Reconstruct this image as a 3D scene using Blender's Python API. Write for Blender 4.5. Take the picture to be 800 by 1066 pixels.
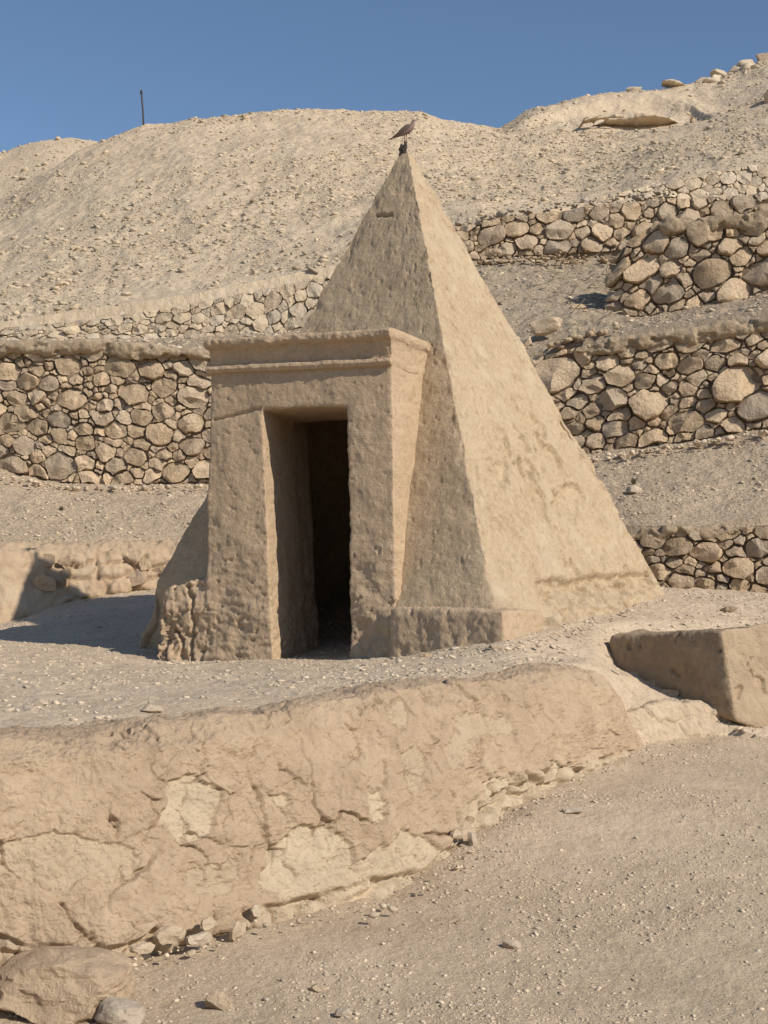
import bpy, bmesh, math, random
import numpy as np
from mathutils import Vector

S = bpy.context.scene
for o in list(bpy.data.objects):
    bpy.data.objects.remove(o, do_unlink=True)
random.seed(7)
RNG = np.random.default_rng(11)
C = S.collection

# ------------------------------------------------------------------ camera
F = 1500.0                      # focal length in photo pixels (800 x 1066)
CX, CY, HOR = 400.0, 533.0, 640.0
PHI = math.atan((HOR - CY) / F)
cam_d = bpy.data.cameras.new('camera')
cam_d.sensor_fit = 'HORIZONTAL'
cam_d.sensor_width = 36.0
cam_d.lens = F / 800.0 * 36.0
cam_d.clip_start = 0.05
cam_d.clip_end = 2000
cam = bpy.data.objects.new('camera', cam_d)
cam.location = (0, 0, 0)
cam.rotation_euler = (math.radians(90) + PHI, 0, 0)
C.objects.link(cam)
S.camera = cam

# ------------------------------------------------------------------ light
SUN_H = np.array([0.79, -0.613])        # horizontal direction towards the sun
SUN_EL = math.radians(35)
sun_dir = Vector((SUN_H[0] * math.cos(SUN_EL), SUN_H[1] * math.cos(SUN_EL), math.sin(SUN_EL)))
W = bpy.data.worlds.new('World')
S.world = W
W.use_nodes = True
nt = W.node_tree
nt.nodes.clear()
sky = nt.nodes.new('ShaderNodeTexSky')
sky.sky_type = 'NISHITA'
sky.sun_disc = False
sky.sun_elevation = SUN_EL
sky.sun_rotation = math.atan2(SUN_H[0], SUN_H[1])
sky.altitude = 300
sky.air_density = 1.0
sky.dust_density = 0.25
sky.ozone_density = 3.2
bg = nt.nodes.new('ShaderNodeBackground')
bg.inputs['Strength'].default_value = 0.108
wo = nt.nodes.new('ShaderNodeOutputWorld')
nt.links.new(sky.outputs[0], bg.inputs[0])
nt.links.new(bg.outputs[0], wo.inputs[0])
sl = bpy.data.lights.new('sun', 'SUN')
sl.energy = 4.6
sl.angle = math.radians(0.55)
sl.color = (1.0, 0.92, 0.80)
so = bpy.data.objects.new('sun', sl)
so.rotation_euler = (-sun_dir).to_track_quat('-Z', 'Y').to_euler()
so.location = (20, -20, 25)
C.objects.link(so)
S.view_settings.view_transform = 'Standard'
S.view_settings.look = 'None'
S.view_settings.gamma = 1
S.view_settings.exposure = 0.0

# ------------------------------------------------------------------ helpers
def P(px, py, Y):
    """world point seen at photo pixel (px,py) at distance Y in front of the camera"""
    u = (np.asarray(px, float) - CX) / F
    v = (CY - np.asarray(py, float)) / F
    dy = math.cos(PHI) - math.sin(PHI) * v
    dz = math.sin(PHI) + math.cos(PHI) * v
    t = np.asarray(Y, float) / dy
    return np.stack([u * t, dy * t, dz * t], -1)

_perm = np.random.default_rng(5).permutation(256)
_perm = np.concatenate([_perm, _perm, _perm])
_g = np.random.default_rng(6).normal(size=(256, 3))
_g /= np.linalg.norm(_g, axis=1)[:, None]

def perlin(p):
    p = np.asarray(p, float)
    i = np.floor(p).astype(np.int64)
    f = p - i
    w = f * f * f * (f * (f * 6 - 15) + 10)
    i &= 255
    out = 0
    for dx in (0, 1):
        wx = w[..., 0] if dx else 1 - w[..., 0]
        for dy in (0, 1):
            wy = w[..., 1] if dy else 1 - w[..., 1]
            for dz in (0, 1):
                wz = w[..., 2] if dz else 1 - w[..., 2]
                h = _perm[_perm[_perm[i[..., 0] + dx] + i[..., 1] + dy] + i[..., 2] + dz]
                g = _g[h]
                out = out + wx * wy * wz * (g[..., 0] * (f[..., 0] - dx) + g[..., 1] * (f[..., 1] - dy) + g[..., 2] * (f[..., 2] - dz))
    return out * 1.6

def fbm(p, scale, octv=4, gain=0.5, off=0.0):
    p = np.asarray(p, float) * scale + off
    a, s, n = 1.0, 0.0, 0.0
    for k in range(octv):
        s = s + a * perlin(p + 17.3 * k)
        n += a
        a *= gain
        p = p * 2.03
    return s / n

def worley(x, y, seed):
    ix, iy = np.floor(x).astype(int), np.floor(y).astype(int)
    f1 = np.full(x.shape, 9.0); f2 = f1.copy(); idv = np.zeros(x.shape)
    for a in (-1, 0, 1):
        for b in (-1, 0, 1):
            cx, cy = ix + a, iy + b
            h = _perm[_perm[(cx + seed * 31) & 255] + (cy & 255)]
            h2 = _perm[h + 57]
            dd = np.hypot(cx + .1 + .8 * h / 255 - x, cy + .1 + .8 * h2 / 255 - y)
            nearer = dd < f1
            f2 = np.where(nearer, f1, np.minimum(f2, dd))
            idv = np.where(nearer, _perm[h2 + 13] / 255, idv)
            f1 = np.where(nearer, dd, f1)
    return f1, f2, idv

def sstep(a, b, x):
    t = np.clip((x - a) / (b - a), 0, 1)
    return t * t * (3 - 2 * t)

def to_px(p):
    """photo pixel of world points (used only to say where worn patches sit)"""
    X, Y, Z = p[..., 0], p[..., 1], p[..., 2]
    d = Y * math.cos(PHI) + Z * math.sin(PHI)
    h = -Y * math.sin(PHI) + Z * math.cos(PHI)
    return CX + F * X / d, CY - F * h / d

def tag(o, label=None, cat=None, group=None, kind=None):
    if label: o['label'] = label
    if cat: o['category'] = cat
    if group: o['group'] = group
    if kind: o['kind'] = kind
    return o

def empty(name, loc):
    o = bpy.data.objects.new(name, None)
    o.location = tuple(float(v) for v in loc)
    o.empty_display_size = 0.2
    C.objects.link(o)
    return o

def wloc(o):
    l = np.array(o.location)
    while o.parent:
        o = o.parent
        l = l + np.array(o.location)
    return l

def mesh_from(name, v, f, mat=None, smooth=True, attr=None):
    """v (n,3); f int array (m,3) or (m,4), or list"""
    me = bpy.data.meshes.new(name)
    v = np.asarray(v, np.float32)
    if isinstance(f, np.ndarray):
        k = f.shape[1]
        me.vertices.add(len(v))
        me.vertices.foreach_set('co', v.ravel())
        me.loops.add(f.size)
        me.loops.foreach_set('vertex_index', f.astype(np.int32).ravel())
        me.polygons.add(len(f))
        me.polygons.foreach_set('loop_start', np.arange(0, f.size, k, dtype=np.int32))
        me.polygons.foreach_set('loop_total', np.full(len(f), k, np.int32))
        me.update(calc_edges=True)
    else:
        me.from_pydata([tuple(x) for x in v.tolist()], [], f)
    if smooth:
        me.polygons.foreach_set('use_smooth', np.ones(len(me.polygons), bool))
    if attr:
        for k, a in attr.items():
            at = me.attributes.new(k, 'FLOAT', 'POINT')
            at.data.foreach_set('value', np.asarray(a, np.float32))
    if mat: me.materials.append(mat)
    me.update()
    return me

def put(name, v, f, mat, parent=None, origin=None, smooth=True, attr=None):
    v = np.asarray(v, float)
    base = wloc(parent) if parent else np.zeros(3)
    if origin is None:
        origin = base if parent else np.zeros(3)
    origin = np.asarray(origin, float)
    me = mesh_from(name, v - origin, f, mat, smooth, attr)
    o = bpy.data.objects.new(name, me)
    C.objects.link(o)
    if parent: o.parent = parent
    o.location = tuple(origin - base)
    return o

def grid_faces(nr, nc, close=False):
    i = np.arange(nr - 1)[:, None]
    j = np.arange(nc if close else nc - 1)[None, :]
    j2 = (j + 1) % nc
    a = i * nc + j
    b = i * nc + j2
    return np.stack([a, b, b + nc, a + nc], -1).reshape(-1, 4)

def smooth_axis(a, k, axis):
    if k <= 0: return a
    a = np.moveaxis(a, axis, 0)
    pad = np.concatenate([np.repeat(a[:1], k, 0) * 1.0, a, np.repeat(a[-1:], k, 0)])
    # keep the ends where they are by mirroring about them
    pad[:k] = 2 * a[0] - a[1:k + 1][::-1]
    pad[-k:] = 2 * a[-1] - a[-k - 1:-1][::-1]
    w = np.hanning(2 * k + 3)[1:-1]
    w /= w.sum()
    out = sum(w[i] * pad[i:i + len(a)] for i in range(2 * k + 1))
    return np.moveaxis(out, 0, axis)

def loft(rows, nu, nv, ku=10, kv=8, x0=-550, x1=1250, xs=None):
    if xs is None: xs = np.linspace(x0, x1, nu)
    nu = len(xs)
    R = []
    for r in rows:
        r = np.array(r, float)
        pts = P(r[:, 0], r[:, 1], r[:, 2])
        R.append(np.stack([np.interp(xs, r[:, 0], pts[:, k]) for k in range(3)], -1))
    R = np.stack(R)
    # spacing by mean row distance
    d = np.concatenate([[0], np.cumsum(np.linalg.norm(np.diff(R, axis=0), axis=2).mean(1))])
    if isinstance(nv, (list, tuple)):
        t = np.concatenate([np.linspace(k, k + 1, n, endpoint=False) for k, n in enumerate(nv)] + [[len(rows) - 1]])
    else:
        t = np.interp(np.linspace(0, d[-1], nv), d, np.arange(len(rows)))
    i = np.clip(t.astype(int), 0, len(rows) - 2)
    f = (t - i)[:, None, None]
    G = R[i] * (1 - f) + R[i + 1] * f
    G = smooth_axis(G, ku, 1)
    G = smooth_axis(G, kv, 0)
    return G

def grid_normals(G, close=False):
    if close:
        du = np.roll(G, -1, 1) - np.roll(G, 1, 1)
    else:
        du = np.gradient(G, axis=1)
    dv = np.gradient(G, axis=0)
    n = np.cross(du, dv)
    l = np.linalg.norm(n, axis=2)
    n /= np.maximum(l, 1e-9)[..., None]
    return n

def xs_dense(n_in, n_out, lo=-20, hi=820, x0=-550, x1=1250):
    return np.concatenate([np.linspace(x0, lo, n_out, endpoint=False), np.linspace(lo, hi, n_in, endpoint=False), np.linspace(hi, x1, n_out)])

# ------------------------------------------------------------------ materials
def new_mat(name):
    m = bpy.data.materials.new(name)
    m.use_nodes = True
    n = m.node_tree
    b = n.nodes['Principled BSDF']
    b.inputs['Roughness'].default_value = 0.95
    b.inputs['Specular IOR Level'].default_value = 0.12
    return m, n, b

def earth_mat(name, c1, c2, c3=None, s1=1.2, s2=14, bump=0.012, bscale=40, speck=0.0, speck_scale=60, speck_col=(0.55, 0.47, 0.36),
              rnd=None, rnd_amt=0.25, patch_col=None, detail=8, fine=0.25, ridge=2.2):
    m, n, b = new_mat(name)
    N, L = n.nodes, n.links
    geo = N.new('ShaderNodeNewGeometry')
    def noise(scale, det=6, rough=0.6, vec=None):
        t = N.new('ShaderNodeTexNoise')
        t.inputs['Scale'].default_value = scale
        t.inputs['Detail'].default_value = det
        t.inputs['Roughness'].default_value = rough
        L.new(vec if vec else geo.outputs['Position'], t.inputs['Vector'])
        return t.outputs['Fac']
    def ramp(src, a, b_):
        r = N.new('ShaderNodeMapRange')
        r.inputs['From Min'].default_value = a
        r.inputs['From Max'].default_value = b_
        L.new(src, r.inputs['Value'])
        return r.outputs[0]
    def mix(fac, a, b_, mode='MIX'):
        x = N.new('ShaderNodeMix')
        x.data_type = 'RGBA'
        x.blend_type = mode
        for v, i in ((fac, 0), (a, 6), (b_, 7)):
            if isinstance(v, (int, float)): x.inputs[i].default_value = v
            elif isinstance(v, tuple): x.inputs[i].default_value = (*v, 1)
            else: L.new(v, x.inputs[i])
        return x.outputs[2]
    col = mix(ramp(noise(s1, 5), 0.38, 0.62), c1, c2)
    if c3: col = mix(ramp(noise(s1 * 3.7, 6, 0.65), 0.5, 0.72), col, c3)
    # mottling at a finer scale
    g = ramp(noise(s2, 8, 0.7), 0.25, 0.75)
    v = N.new('ShaderNodeMapRange')
    v.inputs['To Min'].default_value = 1 - fine
    v.inputs['To Max'].default_value = 1 + fine
    L.new(g, v.inputs['Value'])
    comb = N.new('ShaderNodeCombineColor')
    for k in range(3): L.new(v.outputs[0], comb.inputs[k])
    col = mix(1.0, col, comb.outputs[0], 'MULTIPLY')
    if rnd:
        if rnd == 'object':
            oi = N.new('ShaderNodeObjectInfo')
            rs = oi.outputs['Random']
        else:
            rs = geo.outputs['Random Per Island']
        wn = N.new('ShaderNodeTexWhiteNoise')
        wn.noise_dimensions = '1D'
        L.new(rs, wn.inputs['W'])
        hs = N.new('ShaderNodeMapRange')
        hs.inputs['To Min'].default_value = 1 - rnd_amt
        hs.inputs['To Max'].default_value = 1 + rnd_amt
        L.new(rs, hs.inputs['Value'])
        cc = N.new('ShaderNodeCombineColor')
        for k in range(3): L.new(hs.outputs[0], cc.inputs[k])
        col = mix(1.0, col, cc.outputs[0], 'MULTIPLY')
        sc = N.new('ShaderNodeSeparateColor')
        L.new(wn.outputs['Color'], sc.inputs[0])
        gr = ramp(sc.outputs[1], 0.4, 3.0)
        col = mix(gr, col, tuple(0.9 * sum(c1) / 3 for _ in range(3)))
    if patch_col:
        at = N.new('ShaderNodeAttribute')
        at.attribute_name = 'patch'
        pc = mix(ramp(noise(6, 6), 0.4, 0.6), patch_col, tuple(x * 0.86 for x in patch_col))
        col = mix(at.outputs['Fac'], col, pc)
    if speck > 0:
        vo = N.new('ShaderNodeTexVoronoi')
        vo.inputs['Scale'].default_value = speck_scale
        L.new(geo.outputs['Position'], vo.inputs['Vector'])
        sc = N.new('ShaderNodeSeparateColor')
        L.new(vo.outputs['Color'], sc.inputs[0])
        th = N.new('ShaderNodeMath'); th.operation = 'LESS_THAN'
        L.new(sc.outputs[0], th.inputs[0]); th.inputs[1].default_value = speck
        d = ramp(vo.outputs['Distance'], 0.45, 0.3)
        mm = N.new('ShaderNodeMath'); mm.operation = 'MULTIPLY'
        L.new(th.outputs[0], mm.inputs[0]); L.new(d, mm.inputs[1])
        col = mix(mm.outputs[0], col, speck_col)
    L.new(col, b.inputs['Base Color'])
    # relief
    bn1 = noise(bscale, detail, 0.72)
    bn2 = noise(bscale * 0.22, 5, 0.6)
    ad = N.new('ShaderNodeMath'); ad.operation = 'ADD'
    m2 = N.new('ShaderNodeMath'); m2.operation = 'MULTIPLY'; m2.inputs[1].default_value = 1.6
    L.new(bn2, m2.inputs[0]); L.new(bn1, ad.inputs[0]); L.new(m2.outputs[0], ad.inputs[1])
    rn = noise(bscale * 0.55, 6, 0.65)
    sb = N.new('ShaderNodeMath'); sb.operation = 'SUBTRACT'; sb.inputs[1].default_value = 0.5
    ab = N.new('ShaderNodeMath'); ab.operation = 'ABSOLUTE'
    ma = N.new('ShaderNodeMath'); ma.operation = 'MULTIPLY_ADD'; ma.inputs[1].default_value = ridge
    L.new(rn, sb.inputs[0]); L.new(sb.outputs[0], ab.inputs[0]); L.new(ab.outputs[0], ma.inputs[0]); L.new(ad.outputs[0], ma.inputs[2])
    h = ma.outputs[0]
    if speck > 0:
        vo2 = N.new('ShaderNodeTexVoronoi')
        vo2.inputs['Scale'].default_value = speck_scale * 0.8
        L.new(geo.outputs['Position'], vo2.inputs['Vector'])
        m3 = N.new('ShaderNodeMath'); m3.operation = 'MULTIPLY_ADD'; m3.inputs[1].default_value = -0.5
        L.new(vo2.outputs['Distance'], m3.inputs[0]); L.new(h, m3.inputs[2])
        h = m3.outputs[0]
    bp = N.new('ShaderNodeBump')
    bp.inputs['Strength'].default_value = 1.0
    bp.inputs['Distance'].default_value = bump
    L.new(h, bp.inputs['Height'])
    L.new(bp.outputs[0], b.inputs['Normal'])
    return m

M = {}
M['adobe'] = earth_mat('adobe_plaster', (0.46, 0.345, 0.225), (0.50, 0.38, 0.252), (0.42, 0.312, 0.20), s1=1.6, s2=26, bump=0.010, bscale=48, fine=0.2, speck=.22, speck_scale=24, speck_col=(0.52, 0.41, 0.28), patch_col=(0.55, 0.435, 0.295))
M['porch'] = earth_mat('porch_mud', (0.46, 0.338, 0.222), (0.50, 0.37, 0.246), (0.42, 0.306, 0.20), s1=1.9, s2=20, bump=0.009, bscale=45, fine=0.14)
M['nearwall'] = earth_mat('mud_render', (0.475, 0.35, 0.234), (0.53, 0.396, 0.268), (0.425, 0.308, 0.204), s1=1.4, s2=12, bump=0.011, bscale=60, fine=0.12, patch_col=(0.61, 0.482, 0.335))
M['ground'] = earth_mat('court_gravel', (0.48, 0.375, 0.265), (0.54, 0.425, 0.305), (0.42, 0.325, 0.230), s1=0.9, s2=30, bump=0.007, ridge=.6, bscale=60, speck=0.30, speck_scale=42, speck_col=(0.60, 0.49, 0.35), fine=0.24)
M['fore'] = earth_mat('path_dust', (0.46, 0.355, 0.243), (0.53, 0.415, 0.288), (0.42, 0.32, 0.215), s1=0.8, s2=40, bump=0.006, ridge=.5, bscale=110, speck=0.28, speck_scale=75, speck_col=(0.57, 0.46, 0.35), fine=0.22)
M['slope'] = earth_mat('terrace_dust', (0.46, 0.358, 0.25), (0.50, 0.39, 0.275), (0.40, 0.308, 0.215), s1=0.8, s2=16, bump=0.025, bscale=22, speck=0.3, speck_scale=22, speck_col=(0.57, 0.46, 0.345), fine=0.22)
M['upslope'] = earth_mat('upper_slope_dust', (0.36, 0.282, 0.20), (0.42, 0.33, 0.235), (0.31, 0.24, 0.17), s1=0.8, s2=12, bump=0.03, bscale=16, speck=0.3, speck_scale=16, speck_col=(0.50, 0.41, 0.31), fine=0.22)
M['hill'] = earth_mat('scree', (0.53, 0.415, 0.288), (0.58, 0.46, 0.322), (0.475, 0.37, 0.255), s1=0.14, s2=4, bump=0.035, bscale=6, speck=0.35, speck_scale=7, speck_col=(0.61, 0.50, 0.37), fine=0.16)
M['stone'] = earth_mat('wall_stone', (0.50, 0.368, 0.238), (0.56, 0.425, 0.285), (0.41, 0.298, 0.192), s1=4, s2=24, bump=0.03, bscale=16, fine=0.26, rnd='object', rnd_amt=0.24)
M['pale'] = earth_mat('pale_rubble_stone', (0.55, 0.435, 0.30), (0.59, 0.47, 0.33), (0.49, 0.38, 0.26), s1=3, s2=18, bump=0.03, bscale=12, fine=0.14, rnd='object', rnd_amt=0.14)
M['lime'] = earth_mat('limestone', (0.53, 0.415, 0.29), (0.57, 0.45, 0.32), (0.47, 0.36, 0.25), s1=5, s2=20, bump=0.012, bscale=35, fine=0.12, rnd='object', rnd_amt=0.08)
M['pebble'] = earth_mat('pebbles', (0.56, 0.45, 0.32), (0.60, 0.485, 0.35), None, s1=3, s2=50, bump=0.004, bscale=80, fine=0.15, rnd='island', rnd_amt=0.24)
M['hillpeb'] = earth_mat('scree_stones', (0.56, 0.452, 0.315), (0.60, 0.487, 0.345), None, s1=0.5, s2=8, bump=0.02, bscale=14, fine=0.12, rnd='island', rnd_amt=0.18)
M['core'] = earth_mat('earth_core', (0.26, 0.195, 0.135), (0.32, 0.24, 0.165), None, s1=3, s2=20, bump=0.03, bscale=25, fine=0.25)
M['cap'] = earth_mat('mud_capping', (0.40, 0.305, 0.205), (0.45, 0.345, 0.235), (0.35, 0.265, 0.175), s1=2.5, s2=18, bump=0.02, bscale=30, fine=0.18)
M['brown'] = earth_mat('brown_mud_block', (0.32, 0.24, 0.160), (0.37, 0.278, 0.185), (0.27, 0.20, 0.135), s1=2.2, s2=20, bump=0.012, bscale=40, fine=0.18, patch_col=(0.46, 0.345, 0.23))  # patch colour paints the block's sunlit face paler than its shaded side

def plain(name, col, rough=0.8, metal=0.0, n=0.15, scale=60):
    m, nn, b = new_mat(name)
    t = nn.nodes.new('ShaderNodeTexNoise'); t.inputs['Scale'].default_value = scale
    g = nn.nodes.new('ShaderNodeNewGeometry')
    nn.links.new(g.outputs['Position'], t.inputs['Vector'])
    r = nn.nodes.new('ShaderNodeMix'); r.data_type = 'RGBA'
    r.inputs[6].default_value = (*[c * (1 - n) for c in col], 1)
    r.inputs[7].default_value = (*[min(1, c * (1 + n)) for c in col], 1)
    nn.links.new(t.outputs['Fac'], r.inputs[0])
    nn.links.new(r.outputs[2], b.inputs['Base Color'])
    b.inputs['Roughness'].default_value = rough
    b.inputs['Metallic'].default_value = metal
    return m
M['pole'] = plain('weathered_metal', (0.07, 0.06, 0.055), 0.6, 0.3)
M['dark'] = plain('charred_wood', (0.05, 0.042, 0.036), 0.9)
M['plume'] = plain('brown_plumage', (0.11, 0.08, 0.065), 0.8, n=0.3, scale=90)
M['breast'] = plain('pinkish_breast', (0.21, 0.145, 0.125), 0.8)
M['beak'] = plain('beak_horn', (0.04, 0.035, 0.03), 0.5)
M['leg'] = plain('bird_leg', (0.14, 0.07, 0.06), 0.6)
M['straw'] = plain('dry_straw', (0.50, 0.42, 0.29), 0.8)
M['twig'] = plain('dry_twig', (0.14, 0.11, 0.07), 0.9)

# ------------------------------------------------------------------ terrain sheets
def sheet(name, G, mat, amps, kind='structure', edge=0.8):
    """amps: list of (scale, amplitude, octaves, offset)"""
    G = G.copy()
    n = grid_normals(G)
    n[n[..., 2] < 0] *= -1
    d = 0
    for s, a, oc, off in amps:
        d = d + a * fbm(G, s, oc, 0.5, off)
    k = np.arange(G.shape[0])
    cum = np.concatenate([[0], np.cumsum(np.linalg.norm(np.diff(G, axis=0), axis=2).mean(1))])
    d = d * sstep(-0.05, edge, cum)[:, None]
    G = G + n * d[..., None]
    sk = G[:1] - np.array([0, -0.05, 2.7])
    full = np.concatenate([sk, G])
    o = put(name, full.reshape(-1, 3), grid_faces(*full.shape[:2]), mat)
    # normals should point up
    me = o.data
    if me.polygons[len(me.polygons) // 2].normal.z < 0: me.flip_normals()
    tag(o, kind=kind)
    return G

# the ground sheet the path is part of: near the camera, to the right of the near wall
rows = [
    [(-550, 1620, 2.4), (0, 1560, 2.6), (400, 1540, 2.8), (800, 1540, 2.8), (1250, 1500, 2.9)],
    [(-550, 1200, 4.3), (0, 1120, 5.0), (200, 1085, 5.4), (400, 1066, 5.6), (800, 1066, 5.6), (1250, 1040, 5.7)],
    [(-550, 1165, 4.6), (0, 1020, 6.0), (150, 1005, 6.3), (270, 962, 6.9), (400, 945, 7.2), (800, 930, 7.2), (1250, 900, 7.4)],
    [(-550, 1000, 6.3), (0, 960, 7.2), (270, 925, 7.6), (400, 920, 7.7), (480, 880, 8.0), (560, 850, 8.4), (800, 850, 8.6), (1250, 830, 8.9)],
    [(-550, 900, 8.3), (0, 880, 8.8), (400, 860, 9.0), (560, 822, 9.1), (660, 800, 9.9), (800, 795, 10.1), (1250, 780, 10.4)],
    [(-550, 860, 10.0), (0, 850, 10.2), (400, 830, 10.3), (600, 790, 10.4), (660, 772, 10.6), (720, 762, 11.1), (770, 758, 11.2), (800, 766, 11.0), (1250, 750, 11.4)],
    [(-550, 820, 12.0), (0, 800, 12.2), (600, 740, 12.0), (640, 705, 11.9), (690, 728, 11.9), (750, 700, 12.2), (800, 700, 12.4), (1250, 700, 13.0)],
]
G_fore = loft(rows, 0, 460, 6, 14, xs=xs_dense(430, 40))
G_fore = sheet('path_ground', G_fore, M['fore'], [(0.5, 0.05, 3, 3.1), (4, 0.012, 4, 9.0), (22, 0.006, 3, 1.0)])

rows = [
    [(-550, 836, 4.8), (0, 778, 6.45), (250, 756, 7.25), (400, 732, 8.15), (540, 708, 9.45), (600, 708, 10.1), (632, 722, 10.5), (655, 738, 10.8), (690, 748, 10.95), (720, 750, 10.95), (760, 756, 10.95), (800, 770, 10.8), (1250, 850, 10.4)],
    [(-550, 806, 5.1), (0, 753, 6.95), (250, 731, 7.9), (400, 712, 8.75), (540, 694, 9.95), (610, 692, 10.6), (640, 702, 11.2), (665, 708, 11.5), (690, 721, 11.35), (720, 738, 11.15), (760, 753, 11.05), (800, 768, 10.9), (1250, 840, 10.6)],
    [(-550, 755, 7.5), (0, 728, 8.5), (250, 714, 9.2), (400, 703, 9.6), (540, 686, 10.5), (620, 684, 11.3), (650, 700, 12.0), (700, 702, 12.2), (760, 702, 12.4), (800, 695, 12.6), (1250, 680, 13)],
    [(-550, 712, 11.0), (0, 697, 11.6), (160, 694, 12.2), (215, 693, 12.3), (285, 689, 12.1), (345, 690, 11.95), (410, 686, 11.7), (520, 669, 11.1), (600, 651, 12.3), (700, 644, 13.2), (800, 645, 13.6), (1250, 640, 14.5)],
    [(-550, 690, 13.0), (0, 680, 13.3), (155, 690, 13.0), (285, 686, 13.1), (400, 682, 13.0), (600, 640, 13.0), (690, 622, 14.6), (800, 626, 14.8), (1250, 615, 16)],
    [(-550, 672, 15.0), (0, 665, 15.2), (155, 655, 15.4), (285, 664, 15.0), (400, 660, 15.0), (600, 625, 15), (700, 614, 15.6), (800, 616, 15.7), (1250, 606, 17)],
    [(-550, 655, 17.0), (0, 648, 17.35), (30, 638, 17.65), (60, 626, 17.95), (185, 606, 18.45), (400, 600, 18), (690, 600, 16.6), (800, 608, 16.4), (1250, 600, 18)],
    [(-550, 640, 20.0), (0, 640, 20), (400, 600, 20), (800, 600, 19), (1250, 600, 20)],
]
def court_shape(G):
    return 0
G_court = loft(rows, 0, 440, 3, 5, xs=xs_dense(430, 40))
G_court = sheet('court_ground', G_court, M['ground'], [(0.7, 0.035, 3, 1.1), (5, 0.022, 4, 2.0), (18, 0.012, 3, 5.0)])

rows = [
    [(-550, 566, 18.2), (0, 564, 18.3), (185, 560, 18.8), (400, 552, 17.9), (620, 546, 16.5), (690, 548, 16.0), (745, 546, 16.0), (800, 538, 16.0), (1250, 520, 17)],
    [(-550, 525, 20.0), (0, 520, 20.0), (220, 524, 20.0), (400, 520, 19.3), (620, 505, 18.2), (800, 487, 17.8), (1250, 450, 18.0)],
    [(-550, 500, 21.6), (0, 490, 21.6), (70, 503, 21.4), (150, 503, 21.4), (220, 500, 21.4), (400, 490, 20.5), (620, 472, 19.6), (700, 460, 19.4), (800, 444, 19.1), (1250, 380, 18.6)],
    [(-550, 480, 23), (0, 475, 23), (220, 480, 23), (400, 475, 22), (620, 455, 21.2), (800, 430, 20.6), (1250, 360, 20.2)],
]
G_terr = loft(rows, 0, 260, 6, 5, xs=xs_dense(420, 40))
G_terr = sheet('terrace_ground', G_terr, M['slope'], [(0.6, 0.10, 3, 1.1), (3, 0.05, 4, 2.0), (12, 0.02, 3, 5.0)])

rows = [
    [(-550, 362, 21.8), (0, 362, 21.8), (220, 368, 21.6), (400, 372, 20.8), (540, 366, 20.0), (575, 362, 19.9), (640, 348, 19.9), (800, 322, 19.5), (1250, 250, 19.0)],
    [(-550, 360, 23.2), (0, 358, 23.2), (220, 360, 23.2), (340, 350, 22.5), (480, 318, 22.3), (560, 316, 22.2), (620, 322, 21.6), (660, 328, 21.6), (800, 306, 21.3), (1250, 240, 21)],
    [(-550, 362, 24.6), (0, 356, 24.6), (220, 352, 24.6), (340, 342, 24.6), (480, 276, 24.9), (560, 270, 25.0), (640, 274, 24.9), (800, 270, 24.6), (1250, 220, 24.6)],
    [(-550, 350, 26.5), (0, 345, 26.5), (340, 330, 26.5), (480, 262, 26.5), (800, 255, 26.5), (1250, 205, 26.6)],
]
G_up = loft(rows, 0, 220, 6, 5, xs=xs_dense(420, 40))
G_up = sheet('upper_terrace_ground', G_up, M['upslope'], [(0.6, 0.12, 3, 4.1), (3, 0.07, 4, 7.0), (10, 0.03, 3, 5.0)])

rows = [
    [(-550, 350, 25.3), (0, 335, 25.3), (200, 306, 25.5), (350, 276, 25.8), (430, 252, 25.8), (500, 226, 25.6), (580, 217, 25.7), (610, 212, 27.9), (650, 200, 28.2), (700, 189, 28.5), (800, 169, 28.8), (1250, 90, 29.4)],
    [(-550, 345, 27.0), (0, 324, 27.0), (200, 296, 27.2), (350, 266, 27.3), (430, 240, 27.5), (500, 217, 27.8), (600, 206, 29.2), (640, 196, 29.8), (700, 172, 31), (800, 148, 31.4), (1250, 70, 32)],
    [(-550, 340, 33), (0, 266, 34), (100, 222, 35), (200, 200, 35), (350, 182, 35.5), (430, 180, 36), (520, 182, 37), (600, 172, 38), (650, 160, 38.5), (700, 142, 38.5), (760, 126, 39), (800, 118, 39), (1250, 40, 40)],
    [(-550, 335, 38), (0, 226, 39.5), (50, 190, 41), (105, 166, 42), (200, 142, 42), (300, 134, 42), (400, 134, 42.5), (470, 142, 42.7), (520, 142, 44), (560, 138, 44.2), (640, 134, 44.2), (720, 126, 44.2), (760, 112, 44.5), (800, 95, 45), (1250, 20, 46)],
    [(-550, 335, 41), (0, 208, 42.5), (50, 176, 43.8), (105, 146, 45), (150, 128, 45.5), (200, 120, 46), (260, 115.5, 46), (330, 112, 46), (400, 110.5, 46), (440, 113, 46), (465, 122, 46), (490, 129, 46.5), (520, 132, 48), (545, 119, 48), (570, 111, 48), (600, 105, 48.5), (640, 98, 49), (700, 90, 50), (745, 82, 51), (770, 74, 51.5), (800, 62, 52), (1250, -40, 54)],
    [(-550, 372, 48), (0, 250, 49), (105, 185, 52), (260, 160, 54), (400, 150, 54), (520, 160, 55), (600, 135, 56), (700, 120, 58), (800, 92, 60), (1250, -10, 62)],
    [(-550, 480, 62), (0, 400, 62), (105, 300, 66), (260, 280, 70), (400, 280, 70), (520, 280, 70), (700, 240, 72), (800, 220, 75), (1250, 120, 78)],
]
G_hill = loft(rows, 0, [14, 80, 80, 50, 20, 14], 3, 3, xs=xs_dense(440, 46))
_px, _py = to_px(G_hill)
_lip = np.interp(_px, [520, 528, 560, 600, 640, 680, 712, 728, 740], [141, 138, 130, 121, 114, 112, 114, 120, 124])
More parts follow.
